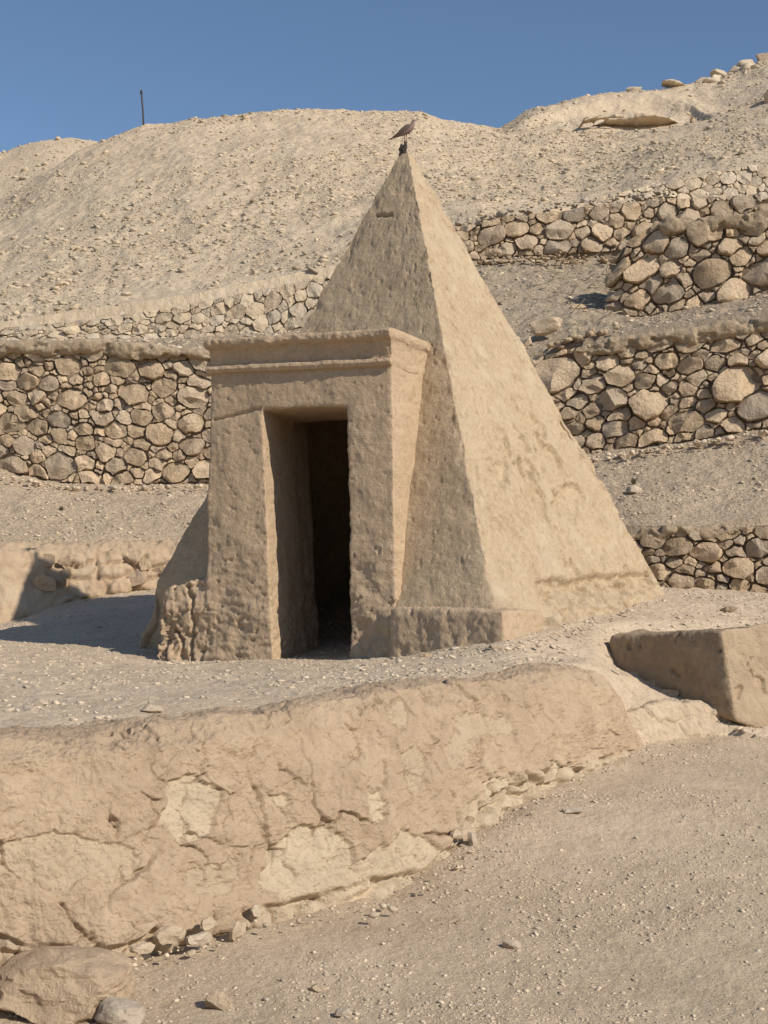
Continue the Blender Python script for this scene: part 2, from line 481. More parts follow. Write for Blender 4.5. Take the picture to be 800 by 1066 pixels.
G_hill[..., 2] += .30 * sstep(0, -4, _py - _lip) * sstep(-20, -8, _py - _lip) * sstep(520, 560, _px) * sstep(765, 700, _px)
_gl = fbm(G_hill * np.array([1, .22, .22]), .55, 3, off=9)
G_hill[..., 2] -= .035 * (1 - np.abs(_gl) * 5).clip(0, 1) * sstep(27, 31, G_hill[..., 1])
G_hill = sheet('hillside', G_hill, M['hill'], [(0.12, 0.35, 3, 2.1), (0.7, 0.13, 4, 7.0), (3.5, 0.05, 3, 5.0)])

rows = [
    [(-900, 420, 56), (0, 250, 56), (105, 200, 56), (300, 220, 56), (500, 300, 56)],
    [(-900, 330, 64), (0, 152, 64), (30, 142, 64), (60, 137, 64), (90, 139, 64), (120, 147, 64), (220, 190, 64), (300, 230, 64), (500, 300, 64)],
    [(-900, 380, 80), (0, 250, 80), (60, 240, 80), (300, 300, 80), (500, 340, 80)],
]
G_far = loft(rows, 0, 60, 4, 3, xs=np.linspace(-900, 500, 260))
G_far = sheet('far_hill', G_far, M['hill'], [(0.12, 0.3, 3, 2.1), (0.7, 0.15, 4, 7.0), (3, 0.05, 2, 5.0)])

# wide desert floor under and around everything, out to the horizon
n = 60
a = np.linspace(-1, 1, n)
a = np.sign(a) * np.abs(a) ** 2.5 * 900
XX, YY = np.meshgrid(a, a)
ZZ = -2.3 + 0 * XX
base = put('desert_floor', np.stack([XX, YY, ZZ], -1).reshape(-1, 3), grid_faces(n, n), M['fore'])
tag(base, kind='structure')

# ------------------------------------------------------------------ irregular stones
def sharp(o, deg=28):
    o.data.set_sharp_from_angle(angle=math.radians(deg))
    return o

def chaikin(p):
    q = 0.75 * p + 0.25 * np.roll(p, -1, 0)
    r = 0.25 * p + 0.75 * np.roll(p, -1, 0)
    return np.stack([q, r], 1).reshape(-1, 2)

def resample(p, n):
    d = np.linalg.norm(np.roll(p, -1, 0) - p, axis=1)
    c = np.concatenate([[0], np.cumsum(d)])
    q = np.vstack([p, p[:1]])
    t = np.linspace(0, c[-1], n, endpoint=False)
    return np.stack([np.interp(t, c, q[:, k]) for k in range(2)], -1)

def pack(Lx, Ly, radii, seed, bands=True):
    """dart throwing with shrinking radii, then power diagram cells"""
    rg = random.Random(seed)
    pts = []
    for r, tries in radii:
        for _ in range(tries):
            rr = r * rg.uniform(0.85, 1.15)
            x, y = rg.uniform(-rr * .3, Lx + rr * .3), rg.uniform(rr * .5, Ly - rr * .4)
            if all((x - a) ** 2 + ((y - b) * 1.3) ** 2 > ((rr + c) * 0.90) ** 2 for a, b, c in pts):
                pts.append((x, y, rr))
    cells = []
    for i, (x, y, r) in enumerate(pts):
        poly = [(-0.1, 0.0), (Lx + 0.1, 0.0), (Lx + 0.1, Ly), (-0.1, Ly)]
        for j, (a, b, c) in enumerate(pts):
            if i == j: continue
            dx, dy = a - x, b - y
            d2 = dx * dx + dy * dy
            if d2 > (r + c) ** 2 * 9 + 0.2: continue
            t = 0.5 + (r * r - c * c) / (2 * d2)
            t = max(0.12, min(0.88, t))
            mx, my = x + dx * t, y + dy * t
            new = []
            for k in range(len(poly)):
                p, q = poly[k], poly[(k + 1) % len(poly)]
                sp = (p[0] - mx) * dx + (p[1] - my) * dy
                sq = (q[0] - mx) * dx + (q[1] - my) * dy
                if sp <= 0: new.append(p)
                if (sp < 0 < sq) or (sq < 0 < sp):
                    f = sp / (sp - sq)
                    new.append((p[0] + (q[0] - p[0]) * f, p[1] + (q[1] - p[1]) * f))
            poly = new
            if len(poly) < 3: break
        if len(poly) >= 3:
            # limit runaway cells
            q = np.array(poly)
            d = q - (x, y)
            l = np.linalg.norm(d, axis=1)
            s = np.minimum(1, 3.0 * r / np.maximum(l, 1e-6))
            q = (x, y) + d * s[:, None]
            # edges are bent by one shared field so that neighbours still fit
            q = resample(q, 30)
            z3 = np.column_stack([q, np.full(len(q), seed * 1.7)])
            k = radii[1][0]
            sc1 = 0.7 / k
            q = q + k * .36 * np.stack([fbm(z3, sc1, 3, .6), fbm(z3, sc1, 3, .6, off=44)], -1)
            cells.append((np.array([x, y]), q, r))
    return cells

def stone_profile(c, poly, r, rg, gap=0.012, prot=0.5, n=20, rough=0.10):
    """returns local verts (x,y along the wall face, z outwards) and faces"""
    ctr = poly.mean(0)
    p = resample(poly if len(poly) > 10 else np.stack([.87 * poly + .13 * np.roll(poly, -1, 0), .13 * poly + .87 * np.roll(poly, -1, 0)], 1).reshape(-1, 2), n)
    p = resample(p, n) - ctr
    l = np.linalg.norm(p, axis=1)
    R = l.mean()
    p = p * np.maximum(0.3, (1 - gap / np.maximum(l, 1e-3)))[:, None]
    pr = R * prot * rg.uniform(0.7, 1.25)
    rings = [(0.97, -1.1), (1.0, 0.25), (0.95, 0.72), (0.80, 0.93), (0.44, 1.0)]
    tx, ty = rg.uniform(-.5, .5), rg.uniform(-.6, .3)
    V = []
    for s, d in rings:
        q = p * s
        V.append(np.column_stack([q, np.full(n, d * pr)]))
    V.append(np.array([[0, 0, 1.02 * pr]]))
    V = np.vstack(V)
    # facets: a few flat cuts
    for _ in range(rg.randint(3, 5)):
        ang = rg.uniform(0, 6.283)
        k = rg.uniform(0.4, 1.2)
        lim = pr * rg.uniform(0.6, 1.05) - k * (V[:, 0] * math.cos(ang) + V[:, 1] * math.sin(ang)) * rg.uniform(0.3, 0.9)
        m = V[:, 2] > 0
        V[m, 2] = np.minimum(V[m, 2], np.maximum(lim[m], 0.05 * pr))
    m = V[:, 2] > -0.1
    V[m, 2] += (tx * V[m, 0] + ty * V[m, 1]) * 0.6
    sd = np.array([rg.uniform(0, 90) for _ in range(3)])
    q = V / max(R, .02) * 1.1 + sd
    D = np.stack([perlin(q), perlin(q + 31.7), perlin(q + 63.1)], -1)
    q2 = q * 2.7
    D += 0.55 * np.stack([perlin(q2), perlin(q2 + 31.7), perlin(q2 + 63.1)], -1)
    V = V + D * R * rough
    F = []
    for k in range(len(rings) - 1):
        for j in range(n):
            a, b = k * n + j, k * n + (j + 1) % n
            F.append((a, b, b + n, a + n))
    k = (len(rings) - 1) * n
    for j in range(n):
        F.append((k + j, k + (j + 1) % n, len(rings) * n))
    return ctr, V, F

def stone_wall(name, label, prof, radii, seed, mat, cap=True, group=None, cat='stone wall', cap_h=0.16, cap_out=0.10, thick=0.6,
               gap=0.016, prot=0.5, inset=0.0, coremat=None, batter=0.10, keep=None, cap_range=None, capmat=None, rough=0.13):
    """prof: list of (px, py_top, py_bottom, Y). Stones packed on the face between the two lines."""
    pr = np.array(prof, float)
    top = P(pr[:, 0], pr[:, 1], pr[:, 3])
    bot = P(pr[:, 0], pr[:, 2], pr[:, 3] - 0.0)
    seg = np.linalg.norm(np.diff(bot[:, :2], axis=0), axis=1)
    s = np.concatenate([[0], np.cumsum(seg)])
    Lx = s[-1]
    H = (top[:, 2] - bot[:, 2])
    Hm = H.mean()
    org = bot[len(bot) // 2].copy()
    root = tag(empty(name, org), label, cat, group or ('dry stone terrace walls' if cap or prot > .51 else 'pale rubble walls'))
    def frame(x):
        x = np.clip(x, 0, Lx)
        b = np.array([np.interp(x, s, bot[:, k]) for k in range(3)]).T
        t = np.array([np.interp(x, s, top[:, k]) for k in range(3)]).T
        e = 0.15
        b2 = np.array([np.interp(np.clip(x + e, 0, Lx), s, bot[:, k]) for k in range(2)]).T - np.array([np.interp(np.clip(x - e, 0, Lx), s, bot[:, k]) for k in range(2)]).T
        b2 = b2 / np.maximum(np.linalg.norm(b2, axis=-1, keepdims=True), 1e-6)
        nrm = np.stack([b2[..., 1], -b2[..., 0], 0 * b2[..., 0]], -1)     # towards the camera
        return b, t, nrm, np.concatenate([b2, 0 * b2[..., :1]], -1)
    # core
    nc, nr = max(30, int(Lx / 0.07)), 26
    xs = np.linspace(0, Lx, nc)
    b, t, nrm, tn = frame(xs)
    rowsG = []
    cd = 0.045 + inset
    for f, off in [(-0.35, cd)] + [(k / 12, cd + batter * k / 12) for k in range(13)]:
        rowsG.append(b + (t - b) * f - nrm * off)
    rowsG.append(t - nrm * (thick + cd) + [0, 0, 0.0])
    rowsG.append(b - nrm * (thick + cd) - [0, 0, 0.5])
    Gc = np.stack(rowsG)
    Gc = Gc + (fbm(Gc, 5, 4)[..., None] * nrm[None]) * 0.11
    o = put('wall_core', Gc.reshape(-1, 3), grid_faces(*Gc.shape[:2]), coremat or M['core'], root)
    # stones
    rg = random.Random(seed * 3 + 1)
    AN = 1.22
    cells = [(c * [AN, 1], q * [AN, 1], r) for c, q, r in pack(Lx / AN, Hm, [(r * .84, n_ * 2) for r, n_ in radii], seed)]
    cells.sort(key=lambda c: -c[2])
    cnt = 0
    for c, poly, r in cells:
        ctr, V, Fc = stone_profile(c, poly, r, rg, gap * rg.uniform(.2, 1.3), prot, rough=rough)
        X = ctr[0] + V[:, 0]
        T = (ctr[1] + V[:, 1]) / Hm
        bb, tt, nn, _ = frame(X)
        # the stones are carried past the wall ends instead of being squashed there
        over = (X - np.clip(X, 0, Lx))[:, None]
        W_ = bb + (tt - bb) * T[:, None] + nn * (V[:, 2] - batter * T)[:, None] + _ * over
        cc = W_.mean(0)
        if keep is not None:
            qx, qy = to_px(cc)
            if not keep(qx, qy): continue
        sharp(put('stone', W_, Fc, mat, root, origin=cc))
        cnt += 1
    # mud capping that sags over the top stones
    if cap:
        r0, r1 = (0, Lx) if cap_range is None else (np.interp(cap_range[0], pr[:, 0], s), np.interp(cap_range[1], pr[:, 0], s))
        nc = max(60, int((r1 - r0) / 0.022))
        xs = np.linspace(r0, r1, nc)
        b, t, nrm, tn = frame(xs)
        prof2 = [(-0.02, -cap_h), (cap_out * .5, -cap_h * 1.05), (cap_out * .85, -cap_h * .7), (cap_out * .9, -cap_h * .1), (cap_out * .75, .03), (0, .06), (-.15, .07), (-thick * .7, .05), (-thick, 0), (-thick - .05, -.3)]
        prof2 = np.array(prof2)
        k = np.linspace(0, len(prof2) - 1, 34)
        po = np.interp(k, range(len(prof2)), prof2[:, 0]); pz = np.interp(k, range(len(prof2)), prof2[:, 1])
        po = smooth_axis(po, 2, 0); pz = smooth_axis(pz, 2, 0)
        hvar = 1 + 0.9 * fbm(np.stack([xs, 0 * xs + seed, 0 * xs], -1), 1.1, 3)
        Gp = t[None] + nrm[None] * (po[:, None, None] - batter) + np.array([0, 0, 1.0]) * (pz[:, None, None] * hvar[None, :, None])
        # close the ends
        endf = np.minimum(1, np.minimum(xs - r0, r1 - xs) / 0.15 + 0.15)
        Gp[..., 2] = t[None, :, 2] - cap_h * .5 + (Gp[..., 2] - t[None, :, 2] + cap_h * .5) * endf
        Gn = grid_normals(Gp)
        Gp = Gp + Gn * (fbm(Gp, 2.5, 3, off=seed) * 0.07 + fbm(Gp, 7, 4, .6) * 0.035 + fbm(Gp, 20, 3) * 0.02 - .05 * sstep(.12, .22, fbm(Gp, 3.2, 3, off=seed + 5)))[..., None]
        put('mud_cap', Gp.reshape(-1, 3), grid_faces(*Gp.shape[:2]), capmat or M['cap'], root)
    return root

# ------------------------------------------------------------------ retaining walls
stone_wall('dry_stone_wall', 'tall wall of rounded tan stones under a mud cap, left of the tomb porch', [
    (-330, 362, 500, 21.7), (-120, 360, 494, 21.6), (0, 359, 490, 21.5), (60, 357, 500, 21.4), (110, 356, 506, 21.4), (160, 362, 504, 21.4), (222, 367, 502, 21.4), (300, 366, 498, 21.2)],
    [(0.22, 40), (0.16, 260), (0.12, 900), (0.085, 2500), (0.055, 3500)], 3, M['stone'], cap_h=0.15, cap_out=0.16)
stone_wall('rubble_wall', 'long low wall of small pale rubble behind the left stone wall, below the scree', [
    (-330, 352, 372, 24.9), (0, 338, 366, 24.8), (100, 328, 362, 24.8), (200, 312, 362, 24.8), (280, 296, 362, 24.8), (345, 282, 350, 24.8), (420, 262, 340, 24.8)],
    [(0.14, 200), (0.10, 900), (0.075, 1800), (0.055, 1000)], 5, M['pale'], cap=False, coremat=M['cap'], prot=0.4, gap=0.008, batter=0.25, thick=0.3)
stone_wall('dry_stone_wall', 'low round-stone wall at the right foot of the pyramid, lowest wall on the right', [
    (655, 556, 612, 15.9), (700, 552, 614, 15.75), (745, 550, 616, 15.7), (800, 546, 620, 15.6), (900, 540, 624, 15.6), (1050, 530, 626, 15.8)],
    [(0.15, 60), (0.11, 300), (0.08, 900), (0.05, 1600)], 8, M['stone'], cap_h=0.10, cap_out=0.05, cap_range=(655, 770), prot=0.62)
stone_wall('dry_stone_wall', 'wide wall of mixed boulders with sagging mud cap, right of the pyramid middle', [
    (556, 368, 476, 19.7), (600, 361, 474, 19.6), (650, 353, 468, 19.45), (720, 344, 458, 19.3), (800, 332, 445, 19.1), (950, 300, 420, 18.8), (1100, 270, 400, 18.6)],
    [(0.31, 10), (0.20, 60), (0.14, 500), (0.095, 1800), (0.06, 3000)], 12, M['stone'], cap_h=0.15, cap_out=0.13, cap_range=(600, 1100), prot=0.62)
stone_wall('dry_stone_wall', 'upper right wall of large stones with mud cap and stepped left end', [
    (638, 268, 330, 21.7), (650, 252, 330, 21.6), (668, 240, 329, 21.55), (684, 228, 328, 21.5), (700, 227, 325, 21.4), (750, 226, 318, 21.3), (800, 218, 310, 21.2), (950, 195, 280, 21.0), (1100, 170, 260, 20.9)],
    [(0.27, 14), (0.19, 140), (0.14, 700), (0.09, 1200), (0.055, 1500)], 15, M['stone'], cap_h=0.22, cap_out=0.14, cap_range=(688, 1100), prot=0.62)
stone_wall('dry_stone_wall', 'uncapped wall of weathered stones below the scree, right of the pyramid tip', [
    (430, 244, 276, 25.3), (486, 232, 270, 25.2), (520, 224, 268, 25.2), (580, 218, 264, 25.2), (640, 210, 262, 25.2), (700, 205, 258, 25.3), (790, 200, 250, 25.5)],
    [(0.23, 60), (0.17, 300), (0.12, 900), (0.08, 1800), (0.055, 1500)], 19, M['stone'], cap=False, prot=0.62)
stone_wall('rubble_wall', 'short pale rubble wall high on the right below the bare slope', [
    (600, 208, 216, 27.6), (650, 196, 214, 27.8), (700, 184, 212, 28.0), (800, 164, 208, 28.2), (950, 130, 190, 28.4)],
    [(0.16, 100), (0.12, 400), (0.085, 900), (0.055, 1000)], 23, M['pale'], cap=False, coremat=M['cap'], prot=0.45, gap=0.008, thick=0.3, batter=0.3)

# ------------------------------------------------------------------ left low mud wall
def loft_object(name, rows, mat, parent, nu, nv, x0, x1, amps, ku=6, kv=3, patch=None, extra=None, xs=None):
    G = loft(rows, nu, nv, ku, kv, x0, x1, xs=xs)
    N_ = grid_normals(G)
    mid = G[G.shape[0] // 2, G.shape[1] // 2]
    d = 0
    for s_, a_, oc, off in amps:
        d = d + a_ * fbm(G, s_, oc, 0.55, off)
    att = None
    if patch is not None:
        pv, pd = patch(G)
        d = d + pd
        att = {'patch': pv.ravel()}
    # normals towards the outside (camera side / up)
    sgn = 1.0 if (N_[..., 1].mean() - N_[..., 2].mean()) < 0 else -1.0
    G = G + sgn * N_ * d[..., None]
    o = put(name, G.reshape(-1, 3), grid_faces(*G.shape[:2]), mat, parent, attr=att)
    if sgn < 0: o.data.flip_normals()
    return G

def low_patch(G):
    px, py = to_px(G)
    f1, f2, idv = worley(G[..., 0] * 3.1 + .5 * fbm(G, 2.5, 3, off=66), G[..., 2] * 4.6 + .5 * fbm(G, 2.5, 3, off=67), 7)
    w = sstep(575, 582, py + 6 * fbm(G, 1.5, 3)) * sstep(52, 62, px)
    d = w * (-.06 + .11 * (.4 + .6 * idv) * sstep(0, .3, f2 - f1)) - .03 * sstep(.1, .2, fbm(G, 2.4, 3, off=9))
    return 0.6 * sstep(0.05, 0.3, fbm(G, 1.5, 3, off=9)), d
root = tag(empty('mud_wall', P(90, 620, 17.6)), 'low crumbling mud-plastered wall at far left catching the tomb shadow', 'mud wall')
rows = [
    [(-550, 690, 17.05), (0, 680, 17.15), (30, 670, 17.45), (60, 650, 17.75), (185, 640, 18.35), (280, 640, 18.55)],
    [(-550, 658, 17.05), (0, 652, 17.05), (30, 640, 17.35), (60, 626, 17.65), (185, 606, 18.25), (280, 603, 18.45)],
    [(-550, 625, 17.25), (0, 615, 17.25), (30, 605, 17.55), (60, 600, 17.75), (185, 588, 18.35), (280, 588, 18.55)],
    [(-550, 580, 17.35), (0, 574, 17.35), (60, 572, 17.85), (185, 570, 18.40), (280, 570, 18.55)],
    [(-550, 568, 17.65), (0, 565, 17.65), (60, 563, 18.05), (185, 561, 18.55), (280, 561, 18.75)],
    [(-550, 568, 18.35), (0, 566, 18.35), (60, 564, 18.65), (185, 563, 19.05), (280, 562, 19.15)],
    [(-550, 640, 18.65), (0, 630, 18.65), (60, 630, 18.95), (185, 630, 19.35), (280, 630, 19.45)],
]
loft_object('mud_body', rows, M['nearwall'], root, 420, 90, -300, 260, [(0.9, 0.07, 3, 3), (3.2, 0.05, 4, 1), (12, 0.03, 3, 2)],
            patch=low_patch)
def poly_stone(px, py, Y, w, h, mat, parent, rg, name='stone', prot=0.5, n=16, rough=0.12, nrm=(0, -1), depth_back=0.5, corners=None):
    """one stone whose face is about w x h photo pixels at distance Y"""
    c = P(px, py, Y)
    sc = Y / F
    k = corners or rg.randint(5, 7)
    a0 = rg.uniform(0, 6.28)
    pts = []
    for i in range(k):
        a = a0 + 6.283 * i / k + rg.uniform(-.25, .25)
        q = rg.uniform(0.88, 1.12)
        ca, sa = math.cos(a), math.sin(a)
        m = 1 / max(abs(ca), abs(sa)) ** 0.6
        pts.append((ca * m * q * w * sc / 2, sa * m * q * h * sc / 2))
    poly = np.array(pts)
    ctr, V, Fc = stone_profile((0, 0), poly, 1, rg, 0.002, prot, n, rough)
    nx, ny = nrm
    l = math.hypot(nx, ny); nx, ny = nx / l, ny / l
    t = np.array([-ny, nx, 0.0])
    nn = np.array([nx, ny, 0.0])
    W_ = c + V[:, :1] * t + V[:, 1:2] * np.array([0, 0, 1.0]) + V[:, 2:3] * nn
    return sharp(put(name, W_, Fc, mat, parent, origin=c))

rg = random.Random(4)
for (x, y, w, h, Y) in [(x, y, w * .82, h * .8, Y + .18) for (x, y, w, h, Y) in [(67, 585, 17, 10, 17.55), (66, 598, 14, 14, 17.5), (46, 607, 26, 22, 17.35), (45, 583, 30, 18, 17.5),
                     (142, 602, 22, 20, 17.85), (152, 588, 14, 16, 17.95), (168, 594, 26, 9, 18.0), (170, 604, 18, 8, 18.0)]]:
    poly_stone(x, y, Y + .03, w * 1.15, h * 1.1, M['nearwall'] if rg.random() < .75 else M['stone'], root, rg, prot=0.28)

# ------------------------------------------------------------------ the tomb: pyramid + porch
A = P(133, 655, 13.85); B = P(520, 655, 11.5); Cc = P(714, 652, 14.85)
A[2] = B[2] = Cc[2] = -0.12
D = A + (Cc - B)
APX = P(423, 150, 14.2)
H = APX[2] - A[2]
tomb = tag(empty('pyramid_tomb', [0.3, 13.2, -0.35]), 'steep mud-plastered pyramid tomb with a dark doorway in its corniced porch', 'pyramid')

e1 = np.array([-0.883, 0.47, 0.0]); eN = np.array([0.47, 0.883, 0.0]); e2 = np.array([0.47, 0.883, 0.0])
def porch_pt(px, py, inward=0.0):
    f = (px - 216.0) / (410.0 - 216.0)
    g = (py - 354.0) / (690.0 - 354.0)
    top = 13.25 + (12.42 - 13.25) * f
    bot = 12.95 + (12.05 - 12.95) * f
    return P(px, py, top + (bot - top) * g) + e2 * inward

def pyramid_grid():
    nr = 330
    vs = np.linspace(-0.13, 0.978, nr)
    cols = [(A, B, 250), (B, Cc, 250), (Cc, D, 90), (D, A, 90)]
    P0 = []
    side = []
    for k, (p, q, n) in enumerate(cols):
        t = np.linspace(0, 1, n, endpoint=False)
        P0.append(p + (q - p) * t[:, None])
        side.append(np.full(n, k))
    P0 = np.vstack(P0); side = np.concatenate(side)
    G = P0[None] + (APX[None, None] - P0[None]) * vs[:, None, None]
    return G, vs, side
G, vs, side = pyramid_grid()
# round the arrises: pull towards the axis near the corners
cen = (A + Cc) / 2
corner = [A, B, Cc, D]
Rc = []
for cpt in corner:
    cl = cpt + (APX - cpt) * vs[:, None]
    dist = np.linalg.norm((G - cl[:, None]), axis=2)
    Rc.append(dist)
dist = np.min(Rc, axis=0)
pull = 0.0 * dist
nC = G.shape[1]
for cc_, kk in ((0, 2), (250, 5), (500, 2), (590, 2)):
    idx = (np.arange(cc_ - 16, cc_ + 17)) % nC
    G[:, idx] = smooth_axis(G[:, idx], kk, 1)
axis = cen[None] + (APX - cen)[None] * vs[:, None]
inw = axis[:, None] - G
inw[..., 2] = 0
inw /= np.maximum(np.linalg.norm(inw, axis=2, keepdims=True), 1e-4)
N_ = grid_normals(G, close=True)
outw = -inw
if (N_ * outw).sum(2).mean() < 0: N_ = -N_
# near edges blend normals
N_ = smooth_axis(np.concatenate([N_[:, -8:], N_, N_[:, :8]], 1), 4, 1)[:, 8:-8]
d = 0.030 * fbm(G, 1.1, 3, off=3.3) + 0.017 * fbm(G, 5, 4, off=1.1) + (0.003 + 0.004 * (side[None] == 1)) * fbm(G * np.array([1, 1, .55]), 19, 3, off=7)
# worn, flaking render: lit right face and foot
px, py = to_px(G)
right = (side[None] == 1)
fl = fbm(G, 3.2, 4, off=41)
flz = np.exp(-(((px - 560) / 55) ** 2 + ((py - 490) / 60) ** 2)) + 0.8 * np.exp(-(((px - 620) / 70) ** 2 + ((py - 600) / 22) ** 2))
d -= (0.052 + 0.03 * fbm(G, 12, 3, off=70)) * sstep(0.04, 0.10, fl) * np.clip(flz * 1.6, 0, 1) * right
# foot of the right face: broken render line and blocks under it
line = 604 - (px - 560) * 0.09 + 5 * fbm(G, 3, 3, off=2)
d += right * (-0.075 * sstep(-1, 3, py - line) * sstep(555, 566, px)) 
_u = G @ np.array([.57, .82, 0])
_f1, _f2, _id = worley(_u * 4 + .6 * fbm(G, 4, 3, off=3), G[..., 2] * 7 + .6 * fbm(G, 4, 3, off=4), 9)
d += right * sstep(555, 566, px) * sstep(2, 8, py - line) * (.05 * sstep(0, .3, _f2 - _f1) * (.3 + _id) + .10 * sstep(0, 45, py - line) * (0.6 + fbm(G, 5, 3)))
# narrow crack up the right face
cx = 548 + (py - 520) * 0.22 + 6 * fbm(G, 2.5, 3, off=12)
d -= right * 0.022 * np.exp(-((px - cx) / 1.6) ** 2) * sstep(515, 530, py) * sstep(608, 598, py)
# arris wear
d -= 0.016 * np.exp(-(dist / 0.10) ** 2) * np.clip(0.3 + 2.2 * fbm(G, 4.5, 3, off=8), 0, 1.3)
# general pock marks
pk = fbm(G, 13, 2, off=77)
d -= 0.014 * sstep(0.34, 0.44, pk) * right + 0.006 * sstep(0.36, 0.46, pk)
d += right * 0.012 * sstep(.16, .26, fbm(G * np.array([1, 1, .5]), 7, 3, off=99))
# pits and grooves on the front face foot
front = (side[None] == 0)
d -= front * 0.006 * sstep(0.30, 0.42, fbm(G * np.array([1, 1, .6]), 14, 2, off=33)) * (0.35 + 0.65 * sstep(520, 640, py))
d -= 0.20 * sstep(590, 650, py) * sstep(200, 150, px)
# flare at the foot
ztop = G[..., 2]
d += 0.13 * sstep(0.35, -0.35, ztop) * (px > 300) * (0.6 + 0.8 * fbm(G, 2.2, 3, off=4)) + 0.05 * sstep(0.3, -0.3, ztop) * fbm(G, 6, 4) + 0.10 * sstep(0.35, -0.1, ztop) * fbm(G, 1.7, 2, off=81)
# small slot near the tip on the front face
d -= front * 0.09 * (np.abs(px - 401) < 9) * (np.abs(py - 224.5 + (px - 401) * 0.05) < 1.7)
fade = sstep(1.0, 0.93, vs)[:, None]
G = G + N_ * (d * (0.25 + 0.75 * fade))[..., None] + inw * pull[..., None]
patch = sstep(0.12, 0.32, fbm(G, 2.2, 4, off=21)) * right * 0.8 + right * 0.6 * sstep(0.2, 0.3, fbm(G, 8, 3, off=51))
nr, ncol = G.shape[:2]
fc = grid_faces(nr, ncol, close=True)
# doorway: open the front face between the jambs, below the lintel
gp = G.reshape(-1, 3)
fcen = gp[fc].mean(1)
qx, qy = to_px(fcen)
rel = fcen - porch_pt(300, 690)
s1 = -(rel @ e1)
dl = (porch_pt(250, 600) - porch_pt(300, 690)) @ e1
dr = (porch_pt(392, 600) - porch_pt(300, 690)) @ e1
inside = ((rel @ e1) < dl) & ((rel @ e1) > dr) & (fcen[:, 2] < porch_pt(300, 412)[2]) & (side[fc[:, 0] % ncol] == 0)
fc = fc[~inside]
# close tip
tipc = len(gp)
gp = np.vstack([gp, G[-1].mean(0)[None] + [0, 0, .01]])
me_f = [tuple(x) for x in fc.tolist()] + [((nr - 1) * ncol + j, (nr - 1) * ncol + (j + 1) % ncol, tipc) for j in range(ncol)]
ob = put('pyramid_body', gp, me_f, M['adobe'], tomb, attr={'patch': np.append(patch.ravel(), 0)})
if ob.data.polygons[100].normal.dot(Vector((N_[1, 50]))) < 0: ob.data.flip_normals()

def hexa(front, back):
    """front, back: 4 points each (tl, tr, br, bl)"""
    return np.array(list(front) + list(back)), [(0, 1, 2, 3), (7, 6, 5, 4), (0, 4, 5, 1), (1, 5, 6, 2), (2, 6, 7, 3), (3, 7, 4, 0)]

def adobe(name, hexas, mat, parent, voxel, iters, dfun, label=None, attrf=None):
    """weld rough blocks into one clay body, soften it, then weather its surface"""
    bm = bmesh.new()
    for V, Fc in hexas:
        vv = [bm.verts.new(p) for p in V]
        for f in Fc: bm.faces.new([vv[i] for i in f])
    bmesh.ops.recalc_face_normals(bm, faces=bm.faces)
    me = bpy.data.meshes.new(name + '_raw'); bm.to_mesh(me); bm.free()
    o = bpy.data.objects.new(name + '_raw', me); C.objects.link(o)
    md = o.modifiers.new('r', 'REMESH'); md.mode = 'VOXEL'; md.voxel_size = voxel
    dg = bpy.context.evaluated_depsgraph_get()
    ev = o.evaluated_get(dg).to_mesh()
    n = len(ev.vertices)
    co = np.empty(n * 3); ev.vertices.foreach_get('co', co); co = co.reshape(-1, 3)
    fq = np.empty(len(ev.loops), np.int32); ev.loops.foreach_get('vertex_index', fq)
    quads = fq.reshape(-1, 4)
    ed = np.empty(len(ev.edges) * 2, np.int32); ev.edges.foreach_get('vertices', ed); ed = ed.reshape(-1, 2)
    o.evaluated_get(dg).to_mesh_clear()
    bpy.data.objects.remove(o, do_unlink=True)
    bpy.data.meshes.remove(me)
    deg = np.bincount(ed.ravel(), minlength=n).astype(float)
    for _ in range(iters):
        acc = np.stack([np.bincount(ed[:, 0], co[ed[:, 1], k], n) + np.bincount(ed[:, 1], co[ed[:, 0], k], n) for k in range(3)], -1)
        co = co * 0.4 + 0.6 * acc / deg[:, None]
    # vertex normals
    fn = np.cross(co[quads[:, 2]] - co[quads[:, 0]], co[quads[:, 3]] - co[quads[:, 1]])
    vn = np.zeros((n, 3))
    for k in range(4):
        for j in range(3): vn[:, j] += np.bincount(quads[:, k], fn[:, j], n)
    vn /= np.maximum(np.linalg.norm(vn, axis=1, keepdims=True), 1e-9)
    co2 = co + vn * dfun(co, vn)[:, None]
    at = {'patch': attrf(co, vn)} if attrf else None
    ob = put(name, co2, quads, mat, parent, attr=at)
    if label: ob['label'] = label
    return ob

def quad_front(pts, inward=0.0):
    return [porch_pt(x, y, inward) for x, y in pts]
def pbox(pts, d0, d1):
    return hexa(quad_front(pts, d0), quad_front(pts, d1))

def porch_d(co, vn):
    d = 0.028 * fbm(co, 1.6, 3, off=5) + 0.011 * fbm(co, 6, 4, off=9) + 0.005 * fbm(co, 20, 3, off=2)
    low = sstep(1.2, -0.3, co[:, 2])
    d += low * (0.035 * fbm(co, 4, 4, off=22) + 0.016 * fbm(co * np.array([1, 1, 2.2]), 9, 3, off=13))
    d -= (0.006 + 0.014 * low) * sstep(0.30, 0.42, fbm(co * np.array([1, 1, 1.6]), 9, 3, off=61))
    px, py = to_px(co)
    # settlement crack left of the lintel
    cy = 436 - (px - 225) * 0.22 + 3 * fbm(co, 8, 2)
    d -= 0.025 * np.exp(-((py - cy) / 1.6) ** 2) * (px < 272) * (px > 222) * (vn[:, 1] < -0.3)
    return d
def lining(pts, d0, d1, splay):
    return hexa([p + e1 * 0.0 for p in quad_front(pts, d0)], [p + e1 * splay for p in quad_front(pts, d1)])
